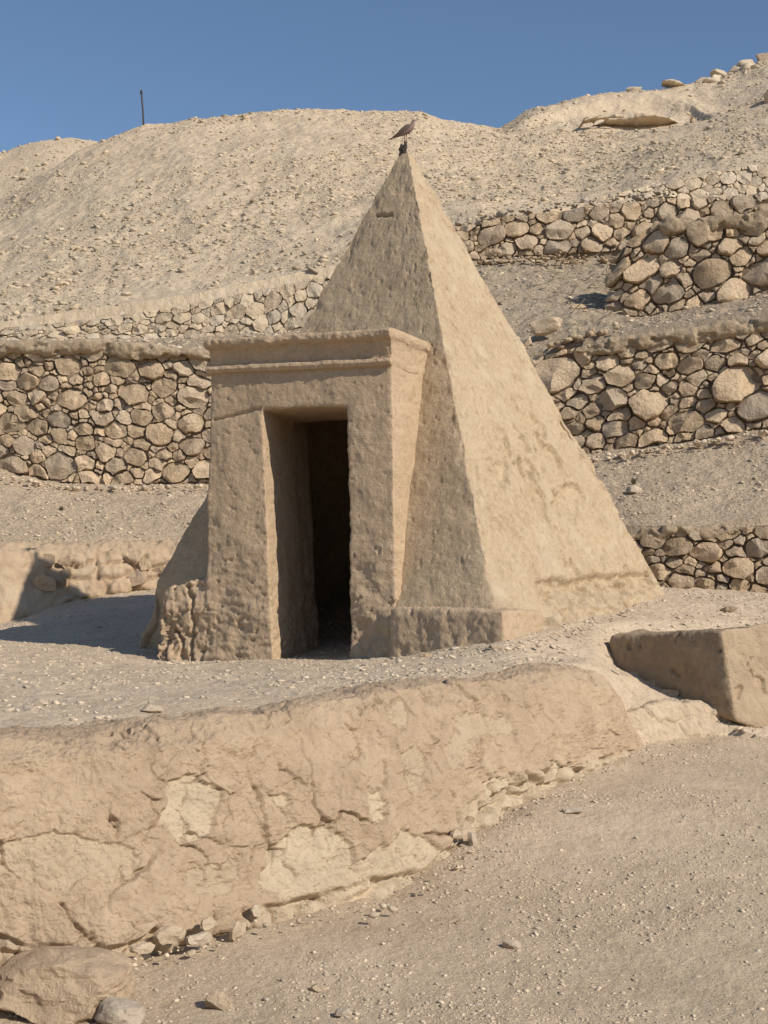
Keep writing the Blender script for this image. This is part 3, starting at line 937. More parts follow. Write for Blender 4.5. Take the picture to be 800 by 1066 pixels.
porch = adobe('porch_wall', [
    lining([(250, 400), (271, 400), (285, 712), (250, 712)], 0.04, 1.25, 0.26),
    lining([(220, 372), (271, 372), (285, 712), (213, 712)], 0, 0.85, 0.17),
    pbox([(361, 366), (408, 362), (413, 712), (366, 712)], 0, 0.85),
    pbox([(220, 362), (408, 354), (408, 421), (220, 428)], 0, 0.95)], M['porch'], tomb, 0.0125, 5, porch_d)
# corniced top: lip, hollow and a roll below it, swept round three sides
def sweep_cornice(name, prof, mat, seedo, amp):
    zt = porch_pt(312, 352)[2]
    TL = porch_pt(220, 372); TR = porch_pt(408, 366)
    TL = np.array([TL[0], TL[1], 0]); TR = np.array([TR[0], TR[1], 0])
    BL = TL + e2 * 0.9; BR = TR + e2 * 0.72
    # path with mitred outward directions
    left_out = e1; front_out = -eN; right_out = -e1
    keys = [(BL, left_out * .25), (TL, left_out * .25 + front_out), (TR, right_out * .3 + front_out), (BR, right_out * .3)]
    pts, outs = [], []
    for (p, a), (q, b), n in zip(keys[:-1], keys[1:], (60, 200, 80)):
        t = np.linspace(0, 1, n, endpoint=False)
        for tt in t:
            pts.append(p + (q - p) * tt); outs.append(a + (b - a) * tt)
    pts.append(keys[-1][0]); outs.append(keys[-1][1])
    pts = np.array(pts); outs = np.array(outs)
    prof = np.array(prof)
    k = np.linspace(0, len(prof) - 1, 60)
    po = np.interp(k, range(len(prof)), prof[:, 0]); pz = np.interp(k, range(len(prof)), prof[:, 1])
    po = smooth_axis(po, 2, 0); pz = smooth_axis(pz, 2, 0)
    zl = -0.0 + 0.018 * fbm(pts, 1.2, 2, off=seedo)
    # top follows the wall: slightly lower on the left
    f = ((pts - TR) @ e1) / np.linalg.norm(TL - TR)
    ztl = porch_pt(220, 356)[2]; ztr = porch_pt(408, 345)[2]
    zz = ztr + (ztl - ztr) * np.clip(f, -0.1, 1)
    Gp = pts[None] + outs[None] * po[:, None, None]
    Gp[..., 2] = (zz + zl)[None] + pz[:, None]
    nn = outs / np.linalg.norm(outs, axis=1, keepdims=True)
    Gp = Gp + nn[None] * (amp * (fbm(Gp, 3, 3, off=seedo) * 1.2 + fbm(Gp, 14, 3, off=seedo) * .8))[..., None]
    Gp[..., 2] += amp * .55 * fbm(Gp, 5, 4, off=seedo + 3) + amp * 1.2 * fbm(Gp, 2.2, 2, off=seedo + 9)
    return put(name, Gp.reshape(-1, 3), grid_faces(*Gp.shape[:2]), mat, porch)
sweep_cornice('cornice', [(-0.85, -0.03), (-0.4, 0.0), (0.02, 0.015), (0.08, 0.02), (0.10, -0.005), (0.10, -0.045), (0.075, -0.07), (0.03, -0.09), (0.015, -0.14), (0.005, -0.20), (0.0, -0.26), (-0.05, -0.28)], M['porch'], 3, 0.024)
sweep_cornice('roll_moulding', [(-0.04, -0.235), (0.02, -0.235), (0.055, -0.245), (0.07, -0.275), (0.055, -0.305), (0.015, -0.315), (-0.04, -0.32)], M['porch'], 8, 0.017)

# low bench along the foot of the front face, right of the porch
def bench_d(co, vn):
    d = 0.03 * fbm(co, 2, 3, off=15) + 0.022 * fbm(co, 5, 4, off=19) + 0.009 * fbm(co, 18, 3, off=2)
    d -= 0.012 * sstep(0.26, 0.4, fbm(co, 7, 3, off=6))
    return d
fr = [P(406, 632, 11.92), P(523, 634, 11.28), P(528, 700, 11.2), P(402, 712, 11.8)]
adobe('mud_bench', [hexa(fr, [p + e2 * 0.9 for p in fr])], M['porch'], tomb, 0.014, 22, bench_d)
# eroded plinth at the left corner with its bricks
def plinth_d(co, vn):
    d = 0.06 * fbm(co, 2.2, 3, off=5) + 0.035 * fbm(co, 6, 4, off=9) + 0.014 * fbm(co, 18, 3, off=2)
    lowz = sstep(.55, .15, co[:, 2])
    g1 = np.abs(fbm(co * np.array([1, 1, .28]), 4.2, 3, .55, off=71))
    g2 = np.abs(fbm(co * np.array([.45, .45, 1.5]), 5.0, 3, .55, off=73))
    d -= lowz * (.055 * sstep(.09, 0, g1) + .03 * sstep(.08, 0, g2))
    d += .02 * fbm(co, 14, 3, .6, off=71)
    return d
fr = [P(170, 612, 13.2), P(226, 596, 13.0), P(226, 712, 12.88), P(158, 705, 13.1)]
bk = [p + e2 * 1.2 for p in fr]
adobe('eroded_plinth', [hexa(fr, bk)], M['porch'], tomb, 0.016, 7, plinth_d)
# charred stub that ends the pyramid and carries the bird
APT = APX.copy()
stub = []
def tube(path, radii, n=8):
    path = np.array(path, float)
    V = []
    for i, (p, r) in enumerate(zip(path, radii)):
        t = path[min(i + 1, len(path) - 1)] - path[max(i - 1, 0)]
        t = t / np.linalg.norm(t)
        u = np.cross(t, [0.3, 1, 0.2]); u /= np.linalg.norm(u)
        w = np.cross(t, u)
        a = np.linspace(0, 2 * math.pi, n, endpoint=False)
        V.append(p + r * (np.cos(a)[:, None] * u + np.sin(a)[:, None] * w))
    V = np.vstack(V)
    Fc = [tuple(x) for x in grid_faces(len(path), n, True).tolist()]
    Fc.append(tuple(range(n))[::-1]); Fc.append(tuple(range(len(V) - n, len(V))))
    return V, Fc
Yt = 14.2
for k, (x0, y0, x1, y1, r) in enumerate([(417.5, 163, 418, 149.5, .020), (422.5, 163, 422, 147, .022), (420, 163, 420, 151, .022)]):
    p0, p1 = P(x0, y0, Yt), P(x1, y1, Yt)
    pth = [p0 + (p1 - p0) * t + RNG.normal(size=3) * .004 for t in np.linspace(0, 1, 6)]
    V, Fc = tube(pth, [r, r * 1.0, r * .9, r * 1.0, r * .8, r * .5], 9)
    put('finial_stump', V, Fc, M['dark'], tomb)

# ------------------------------------------------------------------ bird
def bird():
    foot = P(421.5, 147.2, Yt)
    root = tag(empty('bird', foot), 'small brown dove perched on the very tip of the pyramid, facing right', 'bird')
    sc = Yt / F
    def q(px, py, dy=0.0): return P(px, py, Yt) + np.array([0, dy, 0])
    # spine from tail tip to head: (px, py, half width m, half height m)
    sp = [(405, 144.6, .004, .002), (409, 143.6, .012, .004), (413, 142.2, .016, .007), (416, 140.6, .022, .014), (419, 138.6, .031, .027), (422, 136.6, .038, .036), (425, 134.6, .040, .040), (427.6, 132.6, .036, .038),
          (429.2, 130.2, .026, .028), (429.8, 128.2, .018, .019), (430.2, 126.8, .0165, .018), (430.9, 125.6, .0165, .017), (431.9, 124.9, .012, .012), (432.7, 124.8, .004, .004)]
    V = []
    n = 16
    pts = np.array([q(a, b) for a, b, _, _ in sp])
    for i, (a, b, rw, rh) in enumerate(sp):
        t = pts[min(i + 1, len(sp) - 1)] - pts[max(i - 1, 0)]; t /= np.linalg.norm(t)
        w = np.array([0, 1.0, 0]); u = np.cross(t, w); u /= np.linalg.norm(u)
        an = np.linspace(0, 2 * math.pi, n, endpoint=False)
        V.append(pts[i] + np.cos(an)[:, None] * w * rw + np.sin(an)[:, None] * u * rh)
    V = np.vstack(V)
    Fc = [tuple(x) for x in grid_faces(len(sp), n, True).tolist()] + [tuple(range(n)), tuple(range(len(V) - n, len(V)))]
    body = put('body', V, Fc, M['breast'], root)
    sub = body.modifiers.new('s', 'SUBSURF'); sub.levels = 1; sub.render_levels = 2
    # wings folded along the back, each side
    for s in (-1, 1):
        wp = [(409, 142.6, .006, .004), (413, 140.8, .012, .010), (418, 137.2, .014, .022), (423, 133.6, .014, .028), (426.5, 131.6, .010, .024), (428.3, 131.0, .004, .010)]
        Vw = []
        off = [.012, .020, .028, .032, .028, .020]
        for (a, b, rw, rh), of in zip(wp, off):
            c = q(a, b, s * of)
            an = np.linspace(0, 2 * math.pi, 10, endpoint=False)
            t = np.array([.82, 0, .57]); u = np.array([-.57, 0, .82])
            Vw.append(c + np.cos(an)[:, None] * np.array([0, 1.0, 0]) * rw + np.sin(an)[:, None] * u * rh)
        Vw = np.vstack(Vw)
        Fw = [tuple(x) for x in grid_faces(6, 10, True).tolist()] + [tuple(range(10)), tuple(range(50, 60))]
        put('wing', Vw, Fw, M['plume'], root)
        # leg with foot
        lx = 421.2 if s < 0 else 423.0
        hip = q(lx + .6, 139.5, s * .014); an_ = q(lx, 143.6, s * .014); ft = q(lx + .2, 147.6, s * .012)
        Vl, Fl = tube([hip, an_, ft], [.007, .0035, .0035], 6)
        leg = put('leg', Vl, Fl, M['leg'], root)
        for dx, dy in ((1.8, 0), (1.4, .014), (1.4, -.014), (-1.3, 0)):
            Vt, Ft = tube([ft, q(lx + dx * .6, 147.5, s * .012 + dy * .5), q(lx + dx, 148.0, s * .012 + dy)], [.0035, .003, .0015], 5)
            put('toe', Vt, Ft, M['leg'], leg)
        # eye
        bm = bmesh.new(); bmesh.ops.create_icosphere(bm, subdivisions=1, radius=.0032)
        ev = np.array([v.co[:] for v in bm.verts]) + q(431.2, 125.4, s * .0145)
        ef = [tuple(v.index for v in f.verts) for f in bm.faces]; bm.free()
        put('eye', ev, ef, M['beak'], root)
    tw = [(404.2, 145.1, .012, .002), (408, 143.9, .017, .004), (413, 141.7, .018, .006), (417, 139.0, .018, .008)]
    Vt = []
    for a, b, rw, rh in tw:
        c = q(a, b)
        an = np.linspace(0, 2 * math.pi, 10, endpoint=False)
        Vt.append(c + np.cos(an)[:, None] * np.array([0, 1.0, 0]) * rw + np.sin(an)[:, None] * np.array([-.4, 0, .9]) * rh)
    put('tail', np.vstack(Vt), [tuple(x) for x in grid_faces(4, 10, True).tolist()] + [tuple(range(10)), tuple(range(30, 40))], M['plume'], root)
    Vb, Fb = tube([q(432.3, 124.9), q(433.6, 124.7), q(434.6, 125.2)], [.005, .0035, .001], 7)
    put('beak', Vb, Fb, M['beak'], root)
bird()

# ------------------------------------------------------------------ near wall
rows = [
    [(-550, 1260, 4.4), (0, 1090, 5.9), (150, 1060, 6.35), (270, 1010, 6.8), (380, 980, 7.3), (480, 930, 7.9), (560, 880, 8.8), (640, 830, 9.9), (662, 815, 10.3), (676, 812, 10.6)],
    [(-550, 1151, 4.35), (0, 996, 5.98), (60, 1000, 6.05), (150, 988, 6.3), (270, 952, 6.85), (380, 926, 7.35), (480, 878, 8.0), (560, 824, 8.9), (640, 790, 9.95), (662, 780, 10.35), (676, 782, 10.6)],
    [(-550, 990, 4.40), (0, 895, 6.02), (150, 880, 6.45), (270, 860, 7.0), (380, 838, 7.5), (480, 800, 8.2), (560, 768, 9.05), (640, 748, 10.1), (660, 760, 10.42), (675, 779, 10.65)],
    [(-550, 842, 4.52), (0, 793, 6.12), (150, 780, 6.6), (250, 768, 7.05), (400, 742, 7.95), (480, 730, 8.5), (540, 717, 9.2), (600, 710, 9.8), (632, 716, 10.15), (650, 738, 10.45), (668, 774, 10.65), (676, 780, 10.7)],
    [(-550, 815, 4.75), (0, 766, 6.3), (150, 756, 6.85), (250, 744, 7.2), (400, 721, 8.1), (480, 709, 8.7), (540, 700, 9.4), (600, 697, 10.0), (628, 703, 10.35), (648, 730, 10.6), (668, 770, 10.8), (676, 779, 10.8)],
    [(-550, 808, 5.0), (0, 755, 6.8), (150, 742, 7.4), (250, 731, 7.8), (400, 712, 8.7), (480, 702, 9.2), (540, 694, 9.9), (600, 693, 10.4), (628, 700, 10.7), (648, 728, 10.9), (668, 770, 11), (676, 779, 11)],
    [(-550, 950, 5.4), (0, 850, 7.1), (250, 800, 8.1), (400, 770, 9), (540, 740, 10.2), (640, 760, 11), (676, 790, 11.2)],
]
nw = tag(empty('mud_wall', P(330, 940, 7.2)), 'long near wall of cracked mud render with pale bare patches, crossing the foreground', 'mud wall')
PATCH = [(203, 838, 30, 30, 1.0), (325, 905, 44, 44, 1.0), (345, 935, 30, 22, 1.0), (384, 836, 11, 18, .9), (288, 838, 9, 12, .6), (222, 915, 30, 16, .45), (50, 895, 60, 28, .5), (110, 900, 30, 25, .45), (500, 755, 28, 18, .45), (432, 800, 10, 26, .4),
         (412, 740, 12, 14, .5), (430, 898, 44, 34, .85), (470, 905, 20, 22, .8), (380, 925, 24, 20, .8), (535, 832, 22, 26, .85), (500, 845, 16, 18, .5), (590, 806, 24, 12, .9), (635, 793, 26, 10, .5), (478, 785, 10, 22, .4), (200, 1000, 60, 14, .4)]
def near_patch(G):
    px, py = to_px(G)
    wx = px + 26 * fbm(G, 4, 5, 0.6, off=3)
    wy = py + 26 * fbm(G, 4, 5, 0.6, off=30)
    pv = np.zeros(px.shape)
    for x, y, a, b, s in PATCH:
        r = ((wx - x) / a) ** 2 + ((wy - y) / b) ** 2
        pv = np.maximum(pv, s * sstep(1.08, 0.92, r))
    d = -0.028 * np.clip(pv * 1.1, 0, 1)
    # drying cracks and lifted plates in the render
    u = G[..., 0] * 0.6 + G[..., 1] * 0.8
    for sc_, amp, plate, off, lo in ((2.1, .034, .022, 3.0, -.12), (4.6, .022, .015, 9.0, -.08), (10.5, .010, .008, 15.0, -.05), (23., .004, .004, 25.0, -.05)):
        wu = u + .16 * fbm(G, 2.2, 4, off=off) + .05 * fbm(G, 9, 3, off=off)
        wz = G[..., 2] + .16 * fbm(G, 2.2, 4, off=off + 40) + .05 * fbm(G, 9, 3, off=off + 40)
        f1, f2, idv = worley(wu * sc_, wz * sc_ * .8, int(off))
        mk = sstep(lo, lo + .12, fbm(G, 1.5, 3, off=off + 5))
        d -= amp * 1.15 * sstep(.05, .0, f2 - f1) * mk * sstep(-.15, .15, fbm(G, 4, 2, off=off + 70))
        d += plate * (idv - .5) * mk * sstep(0, .12, f2 - f1)
    # hand-smeared vertical strokes
    Gs = G * np.array([1, 1, 0.28])
    d += 0.010 * fbm(Gs, 11, 3, off=44) * sstep(-.2, .2, fbm(G, 1.3, 2, off=88))
    # broken hem at the bottom
    hem = np.interp(px, [-550, 0, 30, 130, 160, 240, 270, 350, 385, 450, 480, 525, 560, 600, 660], [1140, 972, 984, 983, 965, 970, 942, 925, 915, 900, 866, 806, 803, 798, 780])
    hem = hem + 8 * fbm(G, 4, 3, off=17)
    f1, f2, idv = worley(u * 4.2 + .5 * fbm(G, 3, 3, off=66), G[..., 2] * 6.5 + .5 * fbm(G, 3, 3, off=67), 77)
    below = sstep(-2, 4, py - hem) * (px < 700)
    d += below * (-0.055 + 0.085 * (idv * .7 + .3) * sstep(0, .35, f2 - f1) + .03 * fbm(G, 9, 3, off=68))
    return np.clip(pv + 0.75 * sstep(-2, 6, py - hem), 0, 1), d
xs = np.concatenate([np.linspace(-550, -20, 240, endpoint=False), np.linspace(-20, 676, 640)])
loft_object('mud_render', rows, M['nearwall'], nw, 0, [12, 130, 150, 50, 36, 6], 0, 0, [(1.1, 0.05, 3, 3), (3.0, 0.042, 4, 1), (11, 0.022, 4, 2), (40, 0.007, 3, 5)], ku=5, kv=7, patch=near_patch, xs=xs)

rg = random.Random(21)
NW = (0.8, -0.6)
for (x, y, w, h, Y, pr, mt) in [
        (62, 991, 52, 9, 5.93, .25, 'lime'), (178, 974, 40, 20, 6.33, .35, 'lime'), (208, 978, 36, 15, 6.42, .35, 'lime'), (150, 987, 34, 12, 6.2, .35, 'lime'), (248, 968, 34, 20, 6.62, .35, 'lime'), (218, 962, 24, 12, 6.5, .35, 'lime'),
        (268, 948, 17, 13, 6.8, .45, 'lime'), (200, 992, 14, 6, 6.35, .5, 'pale'), (479, 868, 21, 13, 7.97, .45, 'lime'), (494, 877, 15, 20, 8.0, .45, 'lime')]:
    poly_stone(x, y, Y, w, h, M[mt], nw, rg, prot=pr, nrm=NW, rough=.16, n=22)
# worn footing that carries on from the end of the near wall
lw = tag(empty('stone_footing', P(715, 775, 10.8)), 'low worn pale footing between the end of the near wall and the brown block', 'footing')
def foot_d(co, vn):
    f1, f2, idv = worley(co[:, 0] * 3.4 + co[:, 1] * 1.4 + .6 * fbm(co, 4, 3), co[:, 2] * 6 + .6 * fbm(co, 4, 3, off=8), 5)
    return .03 * sstep(0, .25, f2 - f1) * (idv * .8 + .2) - .01 + .04 * fbm(co, 3, 3, off=4) + .016 * fbm(co, 12, 3, off=6)
ftl = [P(648, 742, 10.55), P(690, 732, 10.85), P(725, 731, 11.0), P(752, 738, 11.1), P(766, 750, 11.05)]
fbl = [P(648, 812, 10.2), P(690, 785, 10.7), P(725, 782, 10.85), P(752, 780, 10.95), P(764, 776, 10.95)]
fb = np.array([.25, .75, .02])
adobe('footing_mass', [hexa([ftl[i], ftl[i + 1], fbl[i + 1], fbl[i]], [ftl[i] + fb, ftl[i + 1] + fb, fbl[i + 1] + fb - [0, 0, .1], fbl[i] + fb - [0, 0, .1]]) for i in range(4)], M['lime'], lw, .012, 10, foot_d)
# ------------------------------------------------------------------ brown mud block at right
CB = 11.0
q0 = P(751, 655, CB); q1 = P(766, 752, CB - .08)
fl = np.array([-0.80, 0.60, 0]); fr_ = np.array([0.985, -0.17, 0])
lt = P(634, 661, 11.9); lb = P(633, 702, 11.85)
rt = P(900, 630, 12.0); rb = P(900, 800, 11.7)
back = np.array([0.55, 0.83, 0])
blk = tag(empty('mud_block', P(752, 750, 11.3)), 'thick brown mud wall stub with a shaded side and sunlit right face, at right edge', 'mud block')
def block_d(co, vn):
    d = 0.05 * fbm(co, 1.8, 3, off=5) + 0.022 * fbm(co, 5, 4, off=9) + 0.006 * fbm(co * np.array([1, 1, .4]), 18, 3, off=2)
    px, py = to_px(co)
    under = 694 + (px - 640) * 0.44
    d -= 0.0 * under
    d -= 0.03 * sstep(0.3, 0.4, fbm(co, 5, 3, off=61))
    return d
lb2 = lb - [0, 0, .0]
h1 = hexa([lt, q0, q1, lb2], [lt + back * .55 + [0, 0, .03], q0 + back * .9, q1 + back * .9, lb2 + back * .6])
h2 = hexa([q0, rt, rb, q1], [q0 + back * .9, rt + back * .9, rb + back * .9, q1 + back * .9])
# sunlight on the right face is painted in as a paler tone, by normal
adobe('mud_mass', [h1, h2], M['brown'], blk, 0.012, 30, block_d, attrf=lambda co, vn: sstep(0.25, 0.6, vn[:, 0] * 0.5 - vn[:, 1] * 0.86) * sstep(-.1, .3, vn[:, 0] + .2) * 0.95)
# foot stones below the dark side
rg = random.Random(31)
for (x, y, w, h, Y) in [(655, 703, 22, 8, 11.65), (675, 712, 24, 8, 11.5), (697, 722, 26, 9, 11.35), (720, 733, 22, 8, 11.2)]:
    poly_stone(x, y, Y, w, h, M['stone'], blk, rg, prot=.5, nrm=(-.3, -.9), n=16)

# ------------------------------------------------------------------ loose rocks
def ico(sub):
    bm = bmesh.new(); bmesh.ops.create_icosphere(bm, subdivisions=sub, radius=1)
    V = np.array([v.co[:] for v in bm.verts]); Fc = np.array([[v.index for v in f.verts] for f in bm.faces]); bm.free()
    return V, Fc
I1, I2, I3, I4, I5 = ico(1), ico(2), ico(3), ico(4), ico(5)
ALLG = np.concatenate([g_.reshape(-1, 3) for g_ in (G_fore, G_court, G_terr, G_up)])
def rock(name, label, cat, px, py, Y, w, h, mat, seed, sub=3, ang=0.0, dep=None, group=None, rough=.22, sink=.35, cut=(.40, .72), snap=True):
    V, Fc = {2: I2, 3: I3, 4: I4, 5: I5}[sub]
    V = V.copy()
    rg = random.Random(seed)
    for _ in range(9):                      # flat cleaved faces
        nrm = np.array([rg.gauss(0, 1) for _ in range(3)]); nrm /= np.linalg.norm(nrm)
        lim = rg.uniform(*cut)
        dd = V @ nrm
        V = V - np.maximum(dd - lim, 0)[:, None] * nrm
    V = V + V * (rough * fbm(V, 1.6, 6, 0.55, off=seed * 3.7))[:, None] + .03 * np.stack([fbm(V, 7, 2, off=seed + k) for k in range(3)], -1)
    sc = Y / F
    V = V * np.array([w * sc / 2, (dep or w * .8) * sc / 2, h * sc / 2]) * 1.18
    c, s = math.cos(ang), math.sin(ang)
    V = V @ np.array([[c, 0, -s], [0, 1, 0], [s, 0, c]])
    ctr = P(px, py, Y)
    if snap and Y < 40:
        g = ALLG[(np.abs(ALLG[:, 0] - ctr[0]) < .35) & (np.abs(ALLG[:, 1] - ctr[1]) < .35) & (np.abs(ALLG[:, 2] - ctr[2]) < .45)]
        if len(g):
            ctr[2] = g[np.argmin((g[:, 0] - ctr[0]) ** 2 + (g[:, 1] - ctr[1]) ** 2), 2] + h * sc * .22
    V = V / np.array([np.ptp(V[:, 0]), 1, np.ptp(V[:, 2])]) * np.array([w * sc, 1, h * sc])
    o = put(name, V + ctr, Fc, mat, None, origin=ctr + [0, 0, -h * sc * sink])
    sharp(o, 24)
    return tag(o, label, cat, group or ('loose rocks lying about the court and path' if cat == 'rock' else 'boulders'))

rock('boulder', 'big rounded mud-coated boulder at the bottom left corner under the near wall', 'boulder', 66, 1046, 5.68, 150, 84, M['nearwall'], 3, sub=5, rough=.24, cut=(.72, .95))
rock('boulder', 'small pale boulder against the right of the bottom left boulder', 'boulder', 126, 1050, 5.5, 52, 40, M['lime'], 8, sub=4, cut=(.6, .9))
rock('rock', 'grey wedge-shaped rock lying by the foot of the near wall', 'rock', 226, 1040, 5.75, 32, 26, M['stone'], 12, ang=.5)
rock('rock', 'dark flat stone just right of the wedge-shaped rock', 'rock', 330, 1022, 5.95, 18, 7, M['stone'], 14)
rock('rock', 'whitish small rock near the bottom centre of the path', 'rock', 357, 1046, 5.65, 18, 12, M['lime'], 17)
rock('rock', 'knobbly pale rock casting a dark shadow in the middle of the path', 'rock', 533, 974, 6.55, 20, 15, M['lime'], 22)
rock('rock', 'flat pale stone lying on the path below the near wall end', 'rock', 595, 848, 8.5, 22, 7, M['lime'], 24)
rock('rock', 'small dark pebble alone on the path beside the wall foot', 'rock', 477, 951, 6.9, 9, 6, M['stone'], 25)
rock('rock', 'flat cream stone on court gravel at far left above the near wall', 'rock', 30, 739, 7.6, 20, 8, M['lime'], 27)
rock('rock', 'rounded whitish stone on court gravel just beside the flat cream stone', 'rock', 44, 731, 7.9, 13, 8, M['lime'], 28)
rock('rock', 'long pale slab lying flush in gravel in front of the porch', 'rock', 158, 742, 7.45, 28, 10, M['lime'], 29)
rock('rock', 'dark stone lying before the mud bench right of the door', 'rock', 443, 680, 11.2, 15, 6, M['stone'], 31)
rock('rock', 'white angular rock on the slope right of the pyramid face', 'rock', 661, 520, 17.4, 18, 10, M['lime'], 33)
rock('rock', 'big pale slab leaning behind the pyramid above the boulder wall', 'rock', 568, 340, 20.3, 36, 20, M['lime'], 36, ang=-.35, snap=False)
rock('rock', 'smaller pale slab just left of the big leaning slab', 'rock', 548, 347, 20.2, 18, 16, M['lime'], 37)
rock('rock', 'flat reddish stone on the earth slope below the uncapped wall', 'rock', 604, 311, 21.8, 18, 8, M['stone'], 39)
rock('rock', 'brown stone near the foot of the low right wall right of the pyramid', 'rock', 758, 634, 13.9, 18, 9, M['stone'], 41)
rock('rock', 'tiny pale rock half buried at the left foot of the mud bench', 'rock', 516, 686, 10.9, 12, 6, M['lime'], 43)
# crest rocks at the top right
def crest_pt(x):
    px, py = to_px(G_hill)
    m = (np.abs(px - x) < 7) & (G_hill[..., 1] > 38)
    i = np.argmin(np.where(m, py, 1e9))
    return G_hill.reshape(-1, 3)[i]
crest = [(796, 64, 51.2, 20, 12, 'square block on the skyline at the upper right corner'), (779, 70, 51, 20, 12, 'tan crest rock second from the right end of the skyline'),
         (766, 71, 50.8, 16, 9, 'low crest rock left of the two corner rocks on the skyline'), (752, 81, 50.4, 22, 12, 'pale bright crest rock where the skyline steps down'),
         (730, 84, 50, 20, 8, 'flat crest rock between the pale bright one and the mound'), (661, 89, 49, 17, 9, 'lone pale rock topping the mound on the skyline'), (700, 87, 49.5, 26, 6, 'long low rock on the mound right of its topmost rock')]
for i, (x, y, Y, w, h, lb_) in enumerate(crest):
    cp = crest_pt(x); cy_ = to_px(cp)[1]
    rock('rock', lb_, 'rock', x, cy_ + h * .1, cp[1] - .15, w, h * 1.35, M['pale'], 50 + i, group='rocks along the hill crest', ang=.3 * math.sin(i * 2.3))
rock('boulder', 'large shadowed boulder cut by the right edge high on the hill', 'boulder', 804, 103, 42.5, 26, 36, M['stone'], 61)

# scarp: broken overhanging bank high on the right
sc_ = tag(empty('earth_bank', P(640, 122, 43.6)), 'short eroded overhanging bank near the top of the right hill', 'earth bank')
def bank_d(co, vn):
    return 0.16 * fbm(co, 0.8, 3, off=5) + 0.07 * fbm(co, 2.6, 4, off=9)
hx = []
seg = [(606, 122, 2, 43.9), (622, 117, 5, 43.7), (640, 114, 7, 43.6), (680, 112, 9, 43.5), (712, 114, 9, 43.6), (726, 120, 3, 44.0)]
for (xa, ya, ha, Ya), (xb, yb, hb, Yb) in zip(seg[:-1], seg[1:]):
    t0, t1 = P(xa, ya, Ya), P(xb, yb, Yb)
    m0, m1 = P(xa, ya + ha * .5, Ya + .25), P(xb, yb + hb * .5, Yb + .25)
    b0, b1 = P(xa, ya + ha, Ya + .9), P(xb, yb + hb, Yb + .9)
    up = np.array([0, 3.0, 0.25])
    hx.append(hexa([t0, t1, b1, b0], [t0 + up, t1 + up, b1 + [0, 2.5, -.5], b0 + [0, 2.5, -.5]]))
adobe('bank_mass', hx, M['hill'], sc_, 0.07, 12, bank_d)

# ------------------------------------------------------------------ gravel (stuff)
def scatter(name, label, cat, G, mat, n, smin, smax, power, base, seed, mask=None, win=None, flat=0.42, embed=0.16):
    rg = np.random.default_rng(seed)
    nr, nc = G.shape[:2]
    px, py = to_px(G)
    ii = rg.integers(0, nr - 1, n * 6); jj = rg.integers(0, nc - 1, n * 6)
    fu, fv = rg.random(n * 6)[:, None], rg.random(n * 6)[:, None]
    p = (G[ii, jj] * (1 - fu) + G[ii, jj + 1] * fu) * (1 - fv) + (G[ii + 1, jj] * (1 - fu) + G[ii + 1, jj + 1] * fu) * fv
    ok = np.ones(len(p), bool)
    qx, qy = to_px(p)
    if win:
        ok &= (qx > win[0]) & (qx < win[2]) & (qy > win[1]) & (qy < win[3])
    if mask is not None: ok &= rg.random(len(p)) < mask(p, qx, qy)
    p = p[ok][:n]
    n = len(p)
    u = rg.random(n)
    s = smin * (1 - u * (1 - (smin / smax) ** power)) ** (-1 / power)
    V, Fc = base
    K = 12
    allV = np.empty((n, len(V), 3))
    var = []
    for k in range(K):
        vv = V.copy()
        for _ in range(5):
            nn = rg.normal(size=3); nn /= np.linalg.norm(nn)
            dd = vv @ nn; vv = vv - np.maximum(dd - rg.uniform(.45, .8), 0)[:, None] * nn
        vv *= rg.uniform(.75, 1.25, (1, 3))
        vv += rg.normal(size=vv.shape) * .06
        var.append(vv)
    var = np.array(var)
    k = rg.integers(0, K, n)
    a = rg.random(n) * 6.283
    v = var[k] * np.array([1, .85, flat])
    ca, sa = np.cos(a)[:, None], np.sin(a)[:, None]
    tl = rg.normal(size=n)[:, None] * .25
    x = v[..., 0] * ca - v[..., 1] * sa; y = v[..., 0] * sa + v[..., 1] * ca; z = v[..., 2] + x * tl
    allV = np.stack([x, y, z], -1) * s[:, None, None] + p[:, None, :] + np.array([0, 0, 1.0]) * (s * (flat * .5 - embed))[:, None, None]
    FF = Fc[None] + (np.arange(n) * len(V))[:, None, None]
    o = put(name, allV.reshape(-1, 3), FF.reshape(-1, Fc.shape[1]), mat, None, smooth=False)
    tag(o, label, cat, kind='stuff')
    return o

W_ALL = (-120, -50, 920, 1150)
def fore_mask(p, qx, qy):
    return np.clip(0.45 + 1.6 * fbm(p, 1.1, 3, off=6), .12, 1)
scatter('gravel', 'fine pale gravel strewn over the path in the foreground', 'gravel', G_fore, M['pebble'], 42000, .0036, .021, 2.1, I1, 1, fore_mask, W_ALL)
scatter('gravel', 'scattered larger chips on the foreground path', 'gravel', G_fore, M['pebble'], 420, .010, .026, 2.5, I2, 2, fore_mask, W_ALL)
def court_mask(p, qx, qy):
    return np.clip(0.6 + 1.5 * fbm(p, .9, 3, off=16), .1, 1)
scatter('gravel', 'pale gravel covering the court in front of the tomb', 'gravel', G_court, M['pebble'], 26000, .005, .042, 2.0, I1, 3, court_mask, (-120, 590, 920, 800))
scatter('gravel', 'larger loose stones scattered over the court', 'gravel', G_court, M['pebble'], 450, .018, .045, 2.4, I2, 4, court_mask, (-120, 590, 920, 800))
scatter('gravel', 'gravel and chips on the middle terraces', 'gravel', G_terr, M['pebble'], 14000, .008, .055, 1.9, I1, 5, court_mask, (-120, 420, 920, 620))
scatter('gravel', 'rubble chips on the upper terrace slope', 'gravel', G_up, M['pebble'], 9000, .010, .085, 1.8, I1, 6, court_mask, (-120, 240, 920, 400))
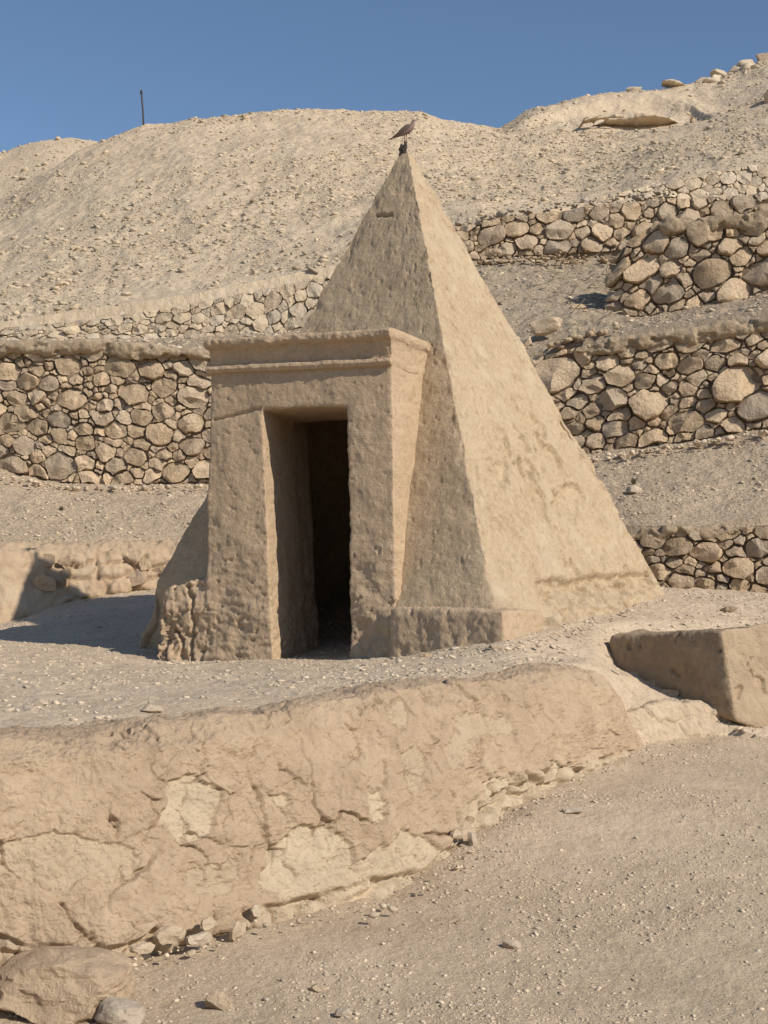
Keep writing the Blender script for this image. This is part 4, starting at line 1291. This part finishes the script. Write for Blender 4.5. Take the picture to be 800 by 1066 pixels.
def hill_mask(p, qx, qy):
    m = np.clip(0.28 + 1.9 * fbm(p, .25, 4, off=3), .05, 1)
    band = np.exp(-((qy - (330 - 0.42 * qx + 0)) / 26) ** 2) * (qx < 450) * 1.0 + np.exp(-((qy - (235 - .1 * qx)) / 22) ** 2) * (qx > 430) * 1.2
    band2 = np.exp(-(((qx - 560) / 90) ** 2 + ((qy - 170) / 30) ** 2)) * 1.2
    clean = 1 - .75 * np.exp(-(((qx - 690) / 60) ** 2 + ((qy - 140) / 18) ** 2))
    return np.clip((m + band + band2) * clean, 0, 1) * .8
scatter('scree', 'loose pale scree stones covering the hillside', 'scree', G_hill, M['hillpeb'], 34000, .018, .15, 2.2, I1, 7, hill_mask, (-120, 40, 920, 380))
scatter('scree', 'scree stones on the distant left hill', 'scree', G_far, M['hillpeb'], 2500, .05, .26, 2.0, I1, 8, None, (-120, 100, 300, 260))

# rubble lining the wall tops and feet
def along(name, label, pts, n, smin, smax, spread, seed, mat, cat='rubble', snap=None):
    rg = np.random.default_rng(seed)
    pts = np.array(pts, float)
    t = np.sort(rg.random(n)) * (len(pts) - 1)
    i = np.clip(t.astype(int), 0, len(pts) - 2); f = (t - i)[:, None]
    q = pts[i] * (1 - f) + pts[i + 1] * f
    p = P(q[:, 0], q[:, 1], q[:, 2]) + rg.normal(size=(n, 3)) * np.array([.05, spread, .008]) - np.array([0, 0, smax * .2])
    if snap is not None:
        g = snap.reshape(-1, 3)
        for k_ in range(n):
            j = np.argmin((g[:, 0] - p[k_, 0]) ** 2 + (g[:, 1] - p[k_, 1]) ** 2)
            p[k_, 2] = g[j, 2] - .01
    V, Fc = I2
    s = smin * (1 - rg.random(n) * (1 - (smin / smax) ** 2)) ** (-.5)
    out = []
    for k in range(n):
        vv = V.copy()
        for _ in range(6):
            nn = rg.normal(size=3); nn /= np.linalg.norm(nn)
            dd = vv @ nn; vv = vv - np.maximum(dd - rg.uniform(.45, .8), 0)[:, None] * nn
        vv *= rg.uniform(.6, 1.2, (1, 3)) * s[k] * np.array([1, 1, .65])
        out.append(vv + p[k])
    FF = Fc[None] + (np.arange(n) * len(V))[:, None, None]
    o = put(name, np.array(out).reshape(-1, 3), FF.reshape(-1, 3), mat, None, smooth=False)
    tag(o, label, cat, kind='stuff')
along('rubble', 'small stones fallen along the foot of the left stone wall', [(-200, 500, 21.1), (0, 496, 21.1), (80, 508, 21.0), (220, 506, 21.0)], 160, .02, .09, .15, 1, M['pebble'])
along('rubble', 'small stones fallen along the foot of the wide boulder wall', [(600, 480, 19.2), (700, 464, 19.0), (820, 446, 18.7)], 130, .02, .09, .15, 2, M['pebble'])
along('rubble', 'stone chips along the foot of the near wall', [(20, 1015, 5.85), (150, 1000, 6.2), (270, 962, 6.7), (400, 940, 7.2), (490, 890, 7.8), (560, 835, 8.7), (660, 790, 10.1), (760, 762, 11.0)], 200, .006, .026, .08, 3, M['pebble'])
along('rubble', 'broken stones at the foot of the uncapped upper wall', [(490, 272, 24.8), (560, 270, 24.8), (640, 270, 24.8)], 140, .03, .13, .25, 4, M['stone'])
along('rubble', 'rubble spilled along the top of the wide boulder wall', [(575, 362, 19.9), (600, 350, 20.0), (640, 344, 20.1)], 70, .03, .12, .2, 5, M['stone'])
along('rubble', 'rubble on top of the uncapped upper wall and along the slope edge', [(480, 232, 25.4), (540, 220, 25.6), (640, 208, 25.8), (700, 200, 26.2)], 160, .03, .14, .2, 6, M['pale'])
along('rubble', 'crumbs at the foot of the tomb', [(155, 690, 12.7), (215, 692, 12.5), (400, 688, 11.8), (530, 674, 11.0), (600, 655, 11.9), (690, 622, 14.2)], 260, .008, .04, .10, 7, M['pebble'])
along('rubble', 'stones lodged along the lip of the eroded bank', [(536, 133, 43.7), (560, 127, 43.7), (600, 117, 43.5), (640, 111, 43.6), (680, 110, 43.6), (712, 112, 43.7)], 260, .03, .13, .5, 9, M['hillpeb'], snap=G_hill)
along('rubble', 'broken rubble heaped where the right skyline rises', [(x, to_px(crest_pt(x))[1] + 4, crest_pt(x)[1] - .5) for x in range(735, 806, 12)], 230, .06, .38, .6, 19, M['hillpeb'], snap=G_hill)
along('rubble', 'stones lining the broken hill crest at right', [(x, to_px(crest_pt(x))[1] + 2.5, crest_pt(x)[1] - .1) for x in range(545, 801, 15)], 260, .03, .13, .4, 8, M['hillpeb'], snap=G_hill)

# dry straw and twigs on the upper slope
def straws(name, label, n, win, Gs, seed, L0, L1, r):
    rg = np.random.default_rng(seed)
    px, py = to_px(Gs)
    m = np.argwhere((px > win[0]) & (px < win[2]) & (py > win[1]) & (py < win[3]))
    VV, FF = [], []
    c = 0
    for _ in range(n):
        i, j = m[rg.integers(len(m))]
        p = Gs[i, j] + [0, 0, r * 2]
        a = rg.random() * 6.28; l = rg.uniform(L0, L1)
        dv = np.array([math.cos(a), math.sin(a), rg.uniform(-.1, .3)]) * l
        V, Fc = tube([p, p + dv * .5 + rg.normal(size=3) * l * .06, p + dv], [r, r, r * .6], 4)
        VV.append(V); FF += [tuple(x + c for x in f) for f in Fc]; c += len(V)
    o = put(name, np.vstack(VV), FF, M['straw'], None)
    tag(o, label, 'straw', kind='stuff')
straws('straw', 'dry pale stalks littering the upper right earth slope', 90, (560, 275, 640, 340), G_up, 3, .1, .35, .008)

def tuft(px, py, Y, h, label, seed):
    rg = random.Random(seed)
    base_ = P(px, py, Y)
    root = tag(empty('dry_tuft', base_), label, 'dry plant', 'dry tufts')
    VV, FF = [], []
    c = 0
    for _ in range(44):
        a = rg.uniform(0, 6.28); sp = rg.uniform(.2, 1.0)
        p1 = base_ + np.array([math.cos(a) * sp * h * .5, math.sin(a) * sp * h * .5, h * rg.uniform(.4, .9)])
        p2 = base_ + (p1 - base_) * 1.4 + np.array([rg.uniform(-.2, .2) * h, rg.uniform(-.2, .2) * h, -.1 * h])
        V, Fc = tube([base_ + np.array([rg.uniform(-.12, .12) * h, rg.uniform(-.12, .12) * h, -.03]), p1, p2], [.004, .003, .0015], 4)
        VV.append(V); FF += [tuple(x + c for x in f) for f in Fc]; c += len(V)
    put('stem', np.vstack(VV), FF, M['twig'], root)
tuft(660, 504, 17.9, .07, 'tiny dark dry tuft on the slope right of the pyramid', 1)
tuft(64, 532, 19.6, .06, 'tiny dark dry tuft on the slope below the left stone wall', 2)

# ------------------------------------------------------------------ pole on the crest
pb = P(150, 130, 45.3)
pole = tag(empty('metal_pole', pb), 'thin dark pole standing alone on the left hill crest', 'pole')
pt = P(147.2, 94.5, 45.3)
V, Fc = tube([pb - [0, 0, .4], pb + (pt - pb) * .3, pb + (pt - pb) * .65, pt], [.034, .03, .028, .026], 8)
put('shaft', V, Fc, M['pole'], pole)
V, Fc = tube([pt - [0, 0, .10], pt + [0, 0, .02]], [.04, .04], 8)
put('pole_cap', V, Fc, M['pole'], pole)
